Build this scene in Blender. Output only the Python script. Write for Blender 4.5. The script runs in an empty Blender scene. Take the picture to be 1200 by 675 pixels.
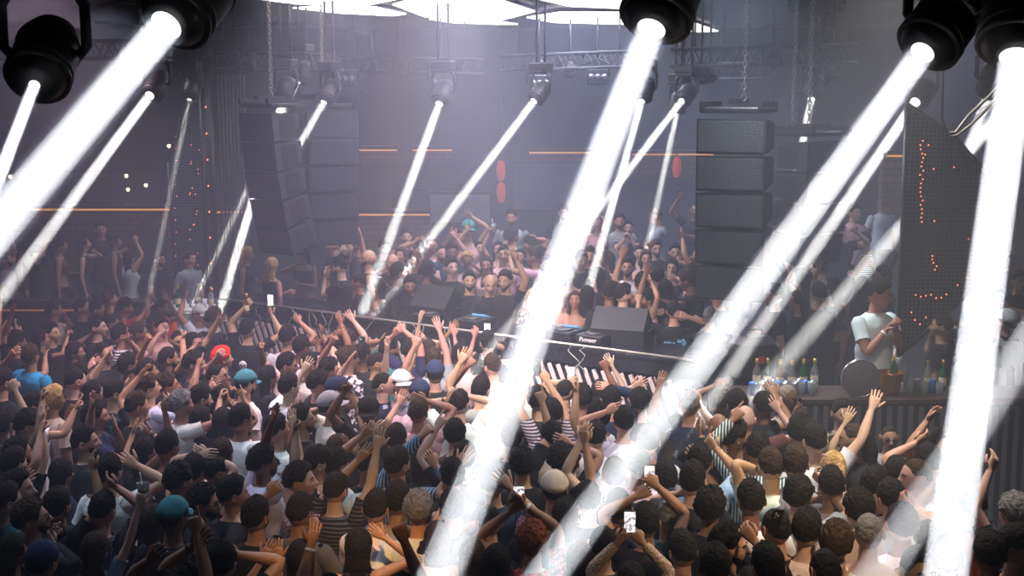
import bpy, math, random
import numpy as np
from mathutils import Vector, Matrix
C = bpy.context.scene.collection
PI = math.pi
F = 1510.0            # focal length in pixels of the 1200x675 photograph
TH = math.atan(228/F)
CAMZ = 4.45
CT_, ST_ = math.cos(TH), math.sin(TH)
def ray(px, py):
    x = (px-600)/F; v = -(py-337.5)/F
    return Vector((x, v*ST_+CT_, v*CT_-ST_))
def P(px, py, d):      # point seen at a pixel, standing at distance d in front of the camera
    r = ray(px, py); return Vector((0,0,CAMZ)) + r*(d/r.y)
def PZ(px, py, z):     # point seen at a pixel on the level z
    r = ray(px, py); return Vector((0,0,CAMZ)) + r*((z-CAMZ)/r.z)

sc = bpy.context.scene
sc.view_settings.view_transform = 'Standard'; sc.view_settings.look = 'None'
sc.view_settings.exposure = 0; sc.view_settings.gamma = 1
try: sc.view_settings.use_curve_mapping = False
except Exception: pass
cam = bpy.data.cameras.new('camera'); co = bpy.data.objects.new('camera', cam); C.objects.link(co)
cam.sensor_width = 36; cam.lens = 36*F/1200; cam.clip_end = 200
co.location = (0,0,CAMZ); co.rotation_euler = (PI/2-TH, 0, 0); sc.camera = co

# ---------- materials
def mat(name, col=(.5,.5,.5), rough=.6, metal=0, emit=None, es=0, spec=.5, objcol=False, bump=None, noise=None):
    m = bpy.data.materials.new(name); m.use_nodes = True
    nt = m.node_tree; b = nt.nodes['Principled BSDF']
    b.inputs['Base Color'].default_value = (*col,1); b.inputs['Roughness'].default_value = rough
    b.inputs['Metallic'].default_value = metal; b.inputs['Specular IOR Level'].default_value = spec
    src = None
    if objcol:
        oi = nt.nodes.new('ShaderNodeObjectInfo'); src = oi.outputs['Color']
        nt.links.new(src, b.inputs['Base Color'])
    if emit: b.inputs['Emission Color'].default_value = (*emit,1); b.inputs['Emission Strength'].default_value = es
    tc = nt.nodes.new('ShaderNodeTexCoord')
    if noise:   # (scale, amount): mottled wear of the surface's own colour
        n = nt.nodes.new('ShaderNodeTexNoise'); n.inputs['Scale'].default_value = noise[0]; n.inputs['Detail'].default_value = 4
        nt.links.new(tc.outputs['Object'], n.inputs['Vector'])
        mr = nt.nodes.new('ShaderNodeMapRange'); mr.inputs['From Min'].default_value=.3; mr.inputs['From Max'].default_value=.7
        mr.inputs['To Min'].default_value = 1-noise[1]; mr.inputs['To Max'].default_value = 1+noise[1]*.6
        nt.links.new(n.outputs['Fac'], mr.inputs['Value'])
        vm = nt.nodes.new('ShaderNodeVectorMath'); vm.operation='SCALE'
        if src is not None: nt.links.new(src, vm.inputs[0])
        else: vm.inputs[0].default_value = col
        nt.links.new(mr.outputs['Result'], vm.inputs['Scale']); nt.links.new(vm.outputs[0], b.inputs['Base Color'])
    if bump:    # (scale, strength)
        n = nt.nodes.new('ShaderNodeTexNoise'); n.inputs['Scale'].default_value = bump[0]; n.inputs['Detail'].default_value = 3
        nt.links.new(tc.outputs['Object'], n.inputs['Vector'])
        bp = nt.nodes.new('ShaderNodeBump'); bp.inputs['Strength'].default_value = bump[1]; bp.inputs['Distance'].default_value = .02
        nt.links.new(n.outputs['Fac'], bp.inputs['Height']); nt.links.new(bp.outputs['Normal'], b.inputs['Normal'])
    return m
M = {}
M['black'] = mat('black_plastic', (.012,.013,.016), .45)
M['metal'] = mat('dark_metal', (.05,.05,.055), .4, .7)
M['truss'] = mat('truss_metal', (.04,.04,.045), .6, .3)
M['chain'] = mat('chain_steel', (.35,.32,.28), .35, .8)
M['speaker'] = mat('speaker_paint', (.018,.02,.026), .6, noise=(40,.2))
M['ceil'] = mat('ceiling_paint', (.05,.05,.055), .8, noise=(2,.3))
M['floor'] = mat('floor_dark', (.03,.028,.028), .6, noise=(3,.3))
M['wall'] = mat('wall_dark', (.035,.036,.045), .85, noise=(1.5,.3))
M['panel'] = mat('panel_emitter', (.9,.9,.9), .5, emit=(1,.97,.95), es=3.0)
M['lens'] = mat('lamp_lens', (.9,.9,.9), .3, emit=(.97,.98,1), es=1.3)
M['gold'] = mat('gold_led_strip', (.7,.4,.15), .4, emit=(1,.42,.12), es=.9)
M['white'] = mat('white_plastic', (.8,.8,.82), .5)
M['golddim'] = mat('gold_led_dim', (.5,.25,.1), .4, emit=(1,.4,.15), es=.25)
M['ribs'] = mat('ribbed_metal', (.09,.085,.09), .6)
M['slat'] = mat('booth_slat', (.62,.5,.5), .5)
M['slatdim'] = mat('bar_slat', (.10,.10,.12), .5)
M['railm'] = mat('pale_rail', (.55,.5,.45), .3, .5)
M['cable'] = mat('pale_cable', (.3,.34,.34), .4)
M['wood'] = mat('wood', (.05,.028,.018), .5, noise=(6,.3))

def setup(o, label=None, cat=None, group=None, kind=None):
    if label: o['label'] = label
    if cat: o['category'] = cat
    if group: o['group'] = group
    if kind: o['kind'] = kind
    return o
def empty(name, loc, label=None, cat=None, group=None, rz=0):
    o = bpy.data.objects.new(name, None); C.objects.link(o); o.location = loc; o.rotation_euler.z = rz
    o.empty_display_size = .1
    return setup(o, label, cat, group)

class MB:               # collects shapes into one mesh
    def __init__(s): s.v=[]; s.f=[]; s.mi=[]; s.sm=[]
    def add(s, v, f, mi=0, smooth=True):
        b=len(s.v); s.v.extend([tuple(x) for x in v]); s.f.extend([tuple(i+b for i in q) for q in f])
        s.mi.extend([mi]*len(f)); s.sm.extend([smooth]*len(f)); return s
    def box(s, c, size, R=None, mi=0, bev=0):
        x,y,z=[k/2 for k in size]; b=min(bev,x*.9,y*.9,z*.9)
        if b<=0:
            pts=[Vector((i*x,j*y,k*z)) for i in(-1,1) for j in(-1,1) for k in(-1,1)]
            fs=[(0,1,3,2),(4,6,7,5),(0,4,5,1),(2,3,7,6),(0,2,6,4),(1,5,7,3)]
        else:           # chamfered box
            pts=[];idx={}
            for i in(-1,1):
                for j in(-1,1):
                    for k in(-1,1):
                        idx[i,j,k]=len(pts)
                        pts += [Vector((i*x,j*(y-b),k*(z-b))),Vector((i*(x-b),j*y,k*(z-b))),Vector((i*(x-b),j*(y-b),k*z))]
            fs=[]
            for i in(-1,1):
                fs.append([idx[i,-1,-1],idx[i,1,-1],idx[i,1,1],idx[i,-1,1]][::i])
                fs.append([idx[-1,i,-1]+1,idx[-1,i,1]+1,idx[1,i,1]+1,idx[1,i,-1]+1][::i])
                fs.append([idx[-1,-1,i]+2,idx[1,-1,i]+2,idx[1,1,i]+2,idx[-1,1,i]+2][::i])
            for i in(-1,1):
                for j in(-1,1):
                    fs.append([idx[i,j,-1],idx[i,j,-1]+1,idx[i,j,1]+1,idx[i,j,1]][::-i*j])
                    fs.append([idx[i,-1,j],idx[i,-1,j]+2,idx[i,1,j]+2,idx[i,1,j]][::i*j])
                    fs.append([idx[-1,i,j]+1,idx[-1,i,j]+2,idx[1,i,j]+2,idx[1,i,j]+1][::-i*j])
            for k,q in idx.items():
                fs.append([q,q+1,q+2][::k[0]*k[1]*k[2]])
        c=Vector(c)
        if R is not None: pts=[R@p for p in pts]
        return s.add([c+p for p in pts], fs, mi, False)
    def tube(s, pts, rad, n=8, mi=0, cap=True, smooth=True):
        pts=[Vector(p) for p in pts]
        if not hasattr(rad,'__len__'): rad=[rad]*len(pts)
        d0=(pts[1]-pts[0]).normalized(); a=d0.orthogonal().normalized(); vs=[]
        for i,p in enumerate(pts):
            d=(pts[min(i+1,len(pts)-1)]-pts[max(i-1,0)]).normalized()
            a=(a-d*a.dot(d)).normalized(); b=d.cross(a)
            for k in range(n):
                t=2*PI*k/n; vs.append(p+(a*math.cos(t)+b*math.sin(t))*rad[i])
        fs=[(i*n+k,i*n+(k+1)%n,(i+1)*n+(k+1)%n,(i+1)*n+k) for i in range(len(pts)-1) for k in range(n)]
        if cap: fs+= [tuple(range(n))[::-1], tuple((len(pts)-1)*n+k for k in range(n))]
        return s.add(vs,fs,mi,smooth)
    def lathe(s, prof, c=(0,0,0), n=24, R=None, mi=0, smooth=True):   # profile of (radius, z)
        c=Vector(c); vs=[]
        for r,z in prof:
            for k in range(n):
                t=2*PI*k/n; p=Vector((r*math.cos(t),r*math.sin(t),z)); vs.append(c+(R@p if R is not None else p))
        m=len(prof)
        fs=[(i*n+k,i*n+(k+1)%n,(i+1)*n+(k+1)%n,(i+1)*n+k) for i in range(m-1) for k in range(n)]
        fs+=[tuple(range(n))[::-1], tuple((m-1)*n+k for k in range(n))]
        return s.add(vs,fs,mi,smooth)
    def prism(s, poly, n, h, mi=0):     # polygon extruded along vector n*h
        k=len(poly); poly=[Vector(p) for p in poly]; off=Vector(n)*h
        vs=poly+[p+off for p in poly]
        fs=[tuple(range(k))[::-1], tuple(range(k,2*k))]+[(i,(i+1)%k,k+(i+1)%k,k+i) for i in range(k)]
        return s.add(vs,fs,mi,False)
    def mesh(s, name):
        me=bpy.data.meshes.new(name); me.from_pydata(s.v,[],s.f)
        me.polygons.foreach_set('material_index', s.mi); me.polygons.foreach_set('use_smooth', s.sm); me.update(); return me
    def build(s, name, mats, parent=None, origin=None, **kw):
        if origin is not None:
            o0=Vector(origin); s.v=[tuple(Vector(p)-o0) for p in s.v]
        me=s.mesh(name)
        for m in (mats if isinstance(mats,(list,tuple)) else [mats]): me.materials.append(m)
        o=bpy.data.objects.new(name, me); C.objects.link(o)
        if origin is not None: o.location=origin
        if parent is not None: o.parent=parent
        return setup(o, **kw)
def zrot(a): return Matrix.Rotation(a,3,'Z')
def align(d):            # rotation taking +Z to d
    return Vector(d).to_track_quat('Z','Y').to_matrix()
# ---------- people: one continuous body each, hair and clothing as children
rnd = random.Random(7)
M['skin'] = mat('skin', (.5,.3,.2), .5, objcol=True, spec=.4)
M['eye'] = mat('eye_white', (.7,.7,.7), .3)
M['iris'] = mat('iris_dark', (.02,.012,.01), .2)
M['lip'] = mat('lips', (.30,.12,.09), .5)
M['brow'] = mat('eyebrow', (.02,.014,.01), .8)
M['hair'] = mat('hair', (.02,.015,.012), .8, objcol=True, spec=.15, bump=(45,1.0), noise=(30,.5))
M['cloth'] = mat('cloth', (.5,.5,.5), .85, objcol=True, spec=.2, bump=(9,.6))
M['knit'] = mat('knit', (.5,.5,.5), .9, objcol=True, spec=.1, bump=(70,1.))
def patterned(name, kind):
    m = mat(name, (.5,.5,.5), .85, objcol=True, spec=.2, bump=(9,.6)); nt=m.node_tree; b=nt.nodes['Principled BSDF']
    oi=[n for n in nt.nodes if n.type=='OBJECT_INFO'][0]; tc=[n for n in nt.nodes if n.type=='TEX_COORD'][0]
    if kind=='stripe':
        t=nt.nodes.new('ShaderNodeTexWave'); t.bands_direction='Z'; t.inputs['Scale'].default_value=11; t.inputs['Distortion'].default_value=.4
    elif kind=='vstripe':
        t=nt.nodes.new('ShaderNodeTexWave'); t.bands_direction='X'; t.inputs['Scale'].default_value=14
    else:
        t=nt.nodes.new('ShaderNodeTexNoise'); t.inputs['Scale'].default_value=28 if kind=='floral' else 60; t.inputs['Detail'].default_value=1
    cr=nt.nodes.new('ShaderNodeValToRGB'); e=cr.color_ramp.elements; e[0].position=.48; e[1].position=.54
    if kind=='floral': e[0].color=(.02,.025,.03,1); e[1].color=(1,1,1,1)
    elif kind=='speckle': e[0].color=(.25,.08,.1,1); e[1].color=(1,1,1,1)
    else: e[0].color=(.04,.05,.08,1); e[1].color=(1,1,1,1)
    nt.links.new(tc.outputs['Object'], t.inputs['Vector'])
    nt.links.new(t.outputs['Color'] if kind in('stripe','vstripe') else t.outputs['Fac'], cr.inputs['Fac'])
    mx=nt.nodes.new('ShaderNodeMix'); mx.data_type='RGBA'; mx.blend_type='MULTIPLY'; mx.inputs['Factor'].default_value=1
    nt.links.new(oi.outputs['Color'], mx.inputs[6]); nt.links.new(cr.outputs['Color'], mx.inputs[7]); nt.links.new(mx.outputs[2], b.inputs['Base Color'])
    return m
for k in ('stripe','vstripe','floral','speckle'): M[k]=patterned(k+'_cloth',k)

def head_point(az, el):
    """Surface of the head in its own frame: pivot at the skull base, +y the face, az 0 at the face."""
    ce, se = np.cos(el), np.sin(el)
    x = .0775*np.sin(az)*ce; y = .099*np.cos(az)*ce; z = .108+.117*se
    front = np.clip(np.cos(az),0,1)
    low = np.clip(-se,0,1)
    x = x*(1-.30*low*front**.5 - .18*low)
    y = y + .016*low*front - .0*low
    y = np.where(y<0, y*(1-.22*low), y)
    x = x*(1-.06*np.clip(se,0,1)*front)
    z = z + .030*low*(1-front)          # nape is higher than the chin
    f = (np.cos(az)>0)*1.0
    g = lambda a,b: np.exp(-(a/b)**2)
    y = y + f*( -.011*(g(np.abs(x)-.031,.014)*g(z-.117,.011)) + .005*g(z-.136,.009)*g(x,.055) )
    rz = np.clip((.125-z)/.042,0,1)*np.clip((z-.074)/.008,0,1)
    y = y + f*( (.006+.024*rz)*g(x,.011+.006*rz)*np.clip((z-.070)/.008,0,1)*np.clip((.132-z)/.01,0,1) )
    y = y + f*( .006*g(x,.024)*g(z-.056,.006) + .006*g(x,.022)*g(z-.044,.005) - .003*g(x,.02)*g(z-.050,.003) + .009*g(x,.022)*g(z-.020,.013) )
    x = x + np.sign(x)*f*.004*g(z-.088,.02)*g(np.abs(x)-.05,.02)
    return np.stack([x,y,z],-1)
def head_mesh():
    na, ne = 30, 25
    t=np.linspace(0,2*PI,na,endpoint=False); az=t-.55*np.sin(t)
    e=np.linspace(-1,1,ne); el=(e*.80+.20*e**3)*PI/2*.995
    V=[]; Fc=[]; mi=[]
    A,E=np.meshgrid(az,el); p=head_point(A,E).reshape(-1,3); V=p.tolist()
    for i in range(ne-1):
        for k in range(na):
            q=(i*na+k, i*na+(k+1)%na, (i+1)*na+(k+1)%na, (i+1)*na+k)
            c=p[list(q)].mean(0); m=0
            if c[1]>.06 and abs(c[0])<.020 and .043<c[2]<.059: m=3
            Fc.append(q[::-1]); mi.append(m)
    Fc.append(tuple(range(na))); mi.append(0); Fc.append(tuple((ne-1)*na+k for k in range(na))[::-1]); mi.append(0)
    mb=MB(); mb.v=V; mb.f=Fc; mb.mi=mi; mb.sm=[True]*len(Fc)
    for s in(-1,1):
        # eye: white with dark iris, brow strip, ear
        ex=s*.031; ey=float(head_point(np.array(math.asin(ex/.075)),np.array(.08))[1])-.004
        for (r,yo,m) in((.0125,0,1),(.0062,.0068,2)):
            vs=[];n=8
            for i in range(1,5):
                for k in range(n):
                    a=PI*i/5; b=2*PI*k/n; vs.append((ex+r*math.sin(a)*math.cos(b), ey+yo+r*.8*math.cos(a), .117+r*.62*math.sin(a)*math.sin(b)))
            mb.add(vs,[(i*n+k,i*n+(k+1)%n,(i+1)*n+(k+1)%n,(i+1)*n+k) for i in range(3) for k in range(n)]+[tuple(range(n))],m)
        mb.tube([(s*.014,.098,.134),(s*.032,.094,.139),(s*.05,.080,.133)],[.003,.0045,.002],5,4)
        ear=[]; n=10
        for i,(rr,dx) in enumerate(((.6,0),(1,.008),(1,.014),(.7,.013),(.45,.006))):
            for k in range(n):
                a=2*PI*k/n; ear.append((s*(.069+dx+ .006*rr*max(0,-math.cos(a))), -.008+rr*.019*math.cos(a)-dx*.5, .112+rr*(.031 if math.sin(a)>0 else .027)*math.sin(a)))
        fs=[(i*n+k,i*n+(k+1)%n,(i+1)*n+(k+1)%n,(i+1)*n+k) for i in range(4) for k in range(n)]+[tuple(4*n+k for k in range(n))]
        mb.add(ear,fs,0)
    return mb
HEAD = head_mesh()

def hairline(az):       # elevation above which hair grows; az 0 at the face
    a=abs(az)
    pts=[(0,.70),(.7,.66),(1.0,.35),(1.25,.08),(1.5,.16),(1.85,.10),(2.15,-.28),(PI,-.46)]
    for (a0,v0),(a1,v1) in zip(pts,pts[1:]):
        if a<=a1: return v0+(v1-v0)*(a-a0)/(a1-a0)
    return pts[-1][1]
def shell(lo, thick, na=28, ne=16, top=PI/2*.97, az0=None, az1=None, sink=.006):
    """Layer over the head between elevation lo(az) and top, thick(az,el) deep."""
    full = az0 is None
    if full: azs=[2*PI*k/na for k in range(na)]
    else: azs=[az0+(az1-az0)*k/(na-1) for k in range(na)]
    V=[]
    for i in range(ne+1):
        for az in azs:
            a=(az+PI)%(2*PI)-PI
            l=lo(a); t_=top(a) if callable(top) else top
            el=l+(t_-l)*(i/ne)
            p=head_point(np.array(az),np.array(el)); c=np.array((0,.0,.105)); n=p-c; n/=np.linalg.norm(n)
            edge=min(1,i/1.5) if full else min(1,i/1.5,(ne-i)/1.5)
            if not full:
                kk=azs.index(az); edge=min(edge,kk/1.5,(na-1-kk)/1.5)
            V.append(p+n*((thick(a,el)+sink)*edge-sink))
    m=na if full else na-1
    Fs=[(i*na+k,i*na+(k+1)%na,(i+1)*na+(k+1)%na,(i+1)*na+k) for i in range(ne) for k in range(m)]
    if full: Fs.append(tuple(ne*na+k for k in range(na)))
    return V,Fs
def drape(mb, length, w0, w1, dep, y0=-.055, wave=.0):   # long hair falling down the back
    n=18; rows=12; vs=[]
    for i in range(rows):
        f=i/(rows-1); z=.17-(.17+length)*f; w=w0+(w1-w0)*f+.006*math.sin(9*f); d=dep*(1-.55*f); yc=y0-.022*math.sin(f*2.5)-.01*f+wave*math.sin(7*f)
        for k in range(n):
            a=2*PI*k/n; r=1+.05*math.sin(7*a+3*f)+.04*math.sin(13*a); x=w*math.cos(a)*r; y=d*math.sin(a)*r
            y=y*(.6 if y>0 else 1) + (.55*abs(x) if f<.55 else .35*abs(x))*.8
            vs.append((x,yc+y,z))
    fs=[(i*n+k,i*n+(k+1)%n,(i+1)*n+(k+1)%n,(i+1)*n+k) for i in range(rows-1) for k in range(n)]+[tuple(range(n)),tuple((rows-1)*n+k for k in range(n))[::-1]]
    mb.add(vs,fs)
def make_hair(kind, seed):
    r=random.Random(seed*31+len(kind)); mb=MB()
    ph=[r.uniform(0,6) for _ in range(6)]
    def bumps(a,e,f): return math.sin(f*a+ph[0]+2*math.sin(e*f*.7+ph[1]))*math.sin(f*.9*e+ph[2]+math.sin(a*f*.5))
    if kind=='short':
        V,Fs=shell(hairline,lambda a,e:.003+.021*max(0,math.sin(min(e+.12,1.57)))**1.1*(1+.35*r.random())+.004*bumps(a,e,9)+(.008*max(0,math.cos(a))*(e>.7)))
    elif kind=='buzz':
        V,Fs=shell(hairline,lambda a,e:.0035+.001*r.random(),24,10)
    elif kind=='slick':
        V,Fs=shell(hairline,lambda a,e:.008+.012*max(0,math.sin(e))+.0015*math.sin(22*a))
    elif kind=='messy':
        V,Fs=shell(hairline,lambda a,e:.006+.018*max(0,math.sin(e+.2))+.012*r.random()+.007*bumps(a,e,7),36,20)
    elif kind=='curly':
        V,Fs=shell(hairline,lambda a,e:.013+.013*max(0,math.sin(e+.2))+.008*bumps(a,e,11)+.012*r.random(),40,22)
    elif kind=='braids':
        V,Fs=shell(hairline,lambda a,e:.009+.006*abs(math.sin(8*a)),48,14)
    elif kind in('long','pony','bun','bob'):
        V,Fs=shell(lambda a:hairline(a)-(.0 if abs(a)<.9 else .25),lambda a,e:.014+.010*max(0,math.sin(e+.2))+.0025*math.sin(16*a+2*e)+.002*r.random(),36,16)
    mb.add(V,Fs)
    if kind=='long': drape(mb,.20+.1*r.random(),.088,.075,.055,wave=.006)
    if kind=='bob': drape(mb,.06,.09,.088,.055)
    if kind=='pony':
        pts=[(0,-.09,.17),(0,-.14,.18),(0,-.165,.13),(0,-.16,.04),(0.01,-.14,-.06),(0.01,-.13,-.13)]
        mb.tube(pts,[.022,.03,.036,.034,.026,.006],10)
    if kind=='bun': mb.lathe([(.004,-.04),(.03,-.028),(.042,0),(.03,.028),(.004,.04)],(0,-.085,.205),12)
    me=mb.mesh('hair_'+kind); me.materials.append(M['hair']); return me
HAIRS={k:[make_hair(k,s) for s in range(4)] for k in('short','buzz','slick','messy','curly','braids','long','pony','bun','bob')}
def make_beard():
    mb=MB()
    V,Fs=shell(lambda a:-1.35,lambda a,e:.0035,22,8,top=lambda a:-.50+.42*min(1,abs(a)/1.2)**2-.02,az0=-1.35,az1=1.35,sink=.003)
    mb.add(V,Fs); me=mb.mesh('beard'); me.materials.append(M['hair']); return me
BEARD=make_beard()
def make_cap(back):
    mb=MB()
    V,Fs=shell(lambda a:.30-.12*(abs(a)>1.6),lambda a,e:.026+.008*max(0,math.sin(e))+.002*abs(math.sin(3*a)),36,12)
    s=-1 if back else 1
    if back: V=[(p[0]*-1,-p[1]*1.02,p[2]) for p in V]; Fs=[q for q in Fs]
    mb.add(V,Fs)
    vs=[];n=11
    for lay in(0,.004):
        for i in range(5):
            for k in range(n):
                a=-1.05+2.1*k/(n-1); rr=1+(.62*math.cos(a*.9))*i/4
                vs.append((.089*math.sin(a)*(1+.12*i/4), s*(.104*math.cos(a)*rr), .150-.018*i/4-.012*(math.sin(a)**2)+lay))
    g=lambda l,i,k:l*5*n+i*n+k
    fs=[(g(l,i,k),g(l,i,k+1),g(l,i+1,k+1),g(l,i+1,k)) for l in(0,1) for i in range(4) for k in range(n-1)]
    fs+=[(g(0,4,k),g(0,4,k+1),g(1,4,k+1),g(1,4,k)) for k in range(n-1)]
    mb.add(vs,fs,1); mb.lathe([(.008,0),(.007,.004),(.002,.006)],(0,0,.249),8)
    me=mb.mesh('cap'); me.materials.append(M['cloth']); me.materials.append(M['cloth']); return me
CAPS={False:make_cap(False),True:make_cap(True)}
def make_glasses():
    mb=MB()
    for s in(-1,1):
        mb.lathe([(.004,-.001),(.024,-.001),(.026,.001),(.020,.003)],(s*.033,.103,.114),12,Matrix.Rotation(-PI/2,3,'X')@Matrix.Diagonal((1,.8,1)))
        mb.tube([(s*.056,.098,.122),(s*.078,.06,.122),(s*.081,-.01,.118)],.0028,5)
    mb.tube([(-.012,.108,.118),(.012,.108,.118)],.002,5)
    me=mb.mesh('sunglasses'); me.materials.append(M['black']); return me
GLASSES=make_glasses()
def make_phones():
    mb=MB()
    for s in(-1,1): mb.lathe([(.01,-.018),(.036,-.016),(.04,0),(.036,.016),(.01,.02)],(s*.092,-.005,.112),14,Matrix.Rotation(PI/2,3,'Y'))
    mb.tube([(-.098,-.005,.14),(-.09,-.005,.20),(-.05,-.005,.245),(0,-.005,.255),(.05,-.005,.245),(.09,-.005,.20),(.098,-.005,.14)],.008,6)
    me=mb.mesh('headphones'); me.materials.append(M['black']); return me
EARPHONES=make_phones()

def make_hand(kind):    # right hand: wrist at the origin, fingers +z, thumb side +x, palm faces +y
    mb=MB(); n=10; vs=[]
    rings=[(-.015,.024,.019,0),(0,.025,.018,0),(.025,.034,.016,.001),(.055,.041,.015,.002),(.08,.042,.013,.001),(.094,.038,.010,0)]
    for z,rx,ry,xo in rings:
        for k in range(n):
            a=2*PI*k/n; c,s=math.cos(a),math.sin(a)
            vs.append((xo+rx*math.copysign(abs(c)**.75,c), ry*math.copysign(abs(s)**.85,s), z))
    mb.add(vs,[(i*n+k,i*n+(k+1)%n,(i+1)*n+(k+1)%n,(i+1)*n+k) for i in range(len(rings)-1) for k in range(n)]+[tuple(range(n))[::-1],tuple((len(rings)-1)*n+k for k in range(n))])
    spec={'open':(.10,.12,0,.16),'relax':(.35,.4,.3,.05),'fist':(1.45,1.5,1.0,0),'point':(1.45,1.5,1.0,0),'grip':(.9,.85,.5,.02),'flat':(.03,.03,0,.02)}[kind]
    L=[(.031,.066,.0085),(.0105,.076,.009),(-.0105,.071,.0085),(-.031,.056,.0078)]
    for i,(x,l,r) in enumerate(L):
        c1,c2,c3,spr=spec
        if kind=='point' and i==0: c1,c2,c3=.05,.05,0
        c1+=.06*i*(kind in('relax','grip'))
        ang=0; p=Vector((x,0,.088)); sx=x/.031*spr; pts=[p-Vector((0,0,.012)),p.copy()]
        for c,seg in((c1,.42),(c2,.32),(c3,.24)):
            ang+=c; q=p+Vector((sx*math.cos(ang),math.sin(ang),math.cos(ang))).normalized()*l*seg
            pts+= [p.lerp(q,.55),q]; p=q
        rr=[r,r*1.02,r,r*.98,r*.92,r*.92,r*.85,r*.55]
        mb.tube(pts,rr,6)
    tp={'open':[(.028,.004,.018),(.048,.008,.045),(.066,.010,.070),(.080,.012,.094)],'flat':[(.028,.004,.018),(.044,.008,.045),(.052,.010,.070),(.055,.012,.094)],
        'relax':[(.026,.008,.018),(.042,.020,.045),(.046,.030,.072),(.042,.036,.093)],'grip':[(.026,.008,.018),(.044,.026,.040),(.044,.044,.062),(.034,.054,.082)],
        'fist':[(.026,.008,.018),(.040,.024,.045),(.030,.036,.068),(.006,.040,.080)],'point':[(.026,.008,.018),(.040,.024,.045),(.030,.036,.068),(.006,.040,.080)]}[kind]
    mb.tube(tp,[.013,.012,.0105,.006],6)
    return mb
HANDS={k:make_hand(k) for k in('open','relax','fist','point','grip','flat')}
HN={'o':'open','r':'relax','f':'fist','p':'point','g':'grip','l':'flat'}

def arr(mb): return np.array(mb.v)
HEADV=arr(HEAD); HANDV={k:arr(h) for k,h in HANDS.items()}
def loft(rings, n, wr=None):   # rings (z, rx, ry, yoff, xoff)
    V=[]
    for i,(z,rx,ry,yo,xo) in enumerate(rings):
        for k in range(n):
            a=2*PI*k/n; c,s=math.cos(a),math.sin(a)
            d=wr(i,a) if wr else 0
            V.append((xo+(rx+d)*math.copysign(abs(c)**.88,c), yo+(ry+d)*math.copysign(abs(s)**.92,s), z))
    Fs=[(i*n+k,i*n+(k+1)%n,(i+1)*n+(k+1)%n,(i+1)*n+k) for i in range(len(rings)-1) for k in range(n)]
    return V,Fs
MALE=[(.80,.13,.10,0),(.88,.168,.122,.0),(.95,.165,.118,0),(1.04,.148,.108,0),(1.13,.155,.112,0),(1.22,.172,.120,.0),(1.30,.196,.124,0),(1.355,.200,.114,-.005),(1.395,.172,.094,-.01),(1.425,.115,.077,-.012),(1.445,.068,.062,-.008),(1.47,.057,.057,-.002),(1.52,.054,.056,.004),(1.55,.05,.052,.006)]
FEM=[(.80,.14,.105,0),(.88,.172,.125,.0),(.95,.155,.112,0),(1.04,.118,.090,0),(1.13,.125,.095,0),(1.22,.140,.115,.012),(1.28,.150,.128,.018),(1.345,.155,.100,-.002),(1.39,.138,.080,-.01),(1.42,.085,.062,-.012),(1.44,.053,.052,-.006),(1.47,.044,.046,0),(1.52,.042,.045,.006),(1.55,.04,.044,.008)]
UP,FO=.285,.255
def ik(S,T,hint,s=1):
    S=Vector(S); T=Vector(T); d=T-S; L=d.length; mx=(UP+FO)*.995*s
    if L>mx: T=S+d*(mx/L); L=mx
    mn=.17
    if L<mn: T=S+d.normalized()*mn; L=mn
    d=(T-S).normalized(); a=(UP*UP-FO*FO+L*L)/(2*L); h=math.sqrt(max(UP*UP-a*a,0))
    hv=Vector(hint); hv=hv-d*hv.dot(d)
    if hv.length<1e-4: hv=d.orthogonal()
    return S+d*a+hv.normalized()*h, T
# arm presets: wrist relative to the shoulder (x outwards, y forward, z up), elbow hint, hand
ARMS={'d':((.07,.02,-.52),(1,-1,0),'relax'),'n':((.02,.20,-.44),(1,-1,0),'relax'),'u':((.02,.10,.50),(1,.2,0),'open'),'v':((.24,.12,.44),(.5,-1,-.3),'open'),
 'f':((.0,.12,.48),(1,.1,0),'fist'),'p':((.02,.18,.46),(1,0,-.2),'point'),'w':((.12,.24,.26),(1,-.3,-.6),'open'),'b':((-.06,.06,.34),(1,.1,.2),'relax'),
 'h':((-.13,.28,.05),(1,-.2,-.7),'flat'),'c':((-.06,.33,.27),(1,0,-.6),'grip'),'s':((.03,.36,.33),(.6,0,-1),'open'),'r':((-.10,.42,.02),(1,0,-.6),'relax'),
 'j':((-.14,.26,-.20),(1,-.6,-.2),'relax'),'o':((.42,.12,.08),(0,-1,-.4),'relax'),'k':((.05,.30,.36),(1,0,-.6),'grip'),'x':((-.20,.22,-.12),(1,-.4,-.3),'fist'),
 'm':((-.10,.16,.12),(1,.2,-.5),'relax'),'t':((-.02,.20,.42),(1,.1,-.1),'relax')}
PEOPLE=[]
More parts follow.
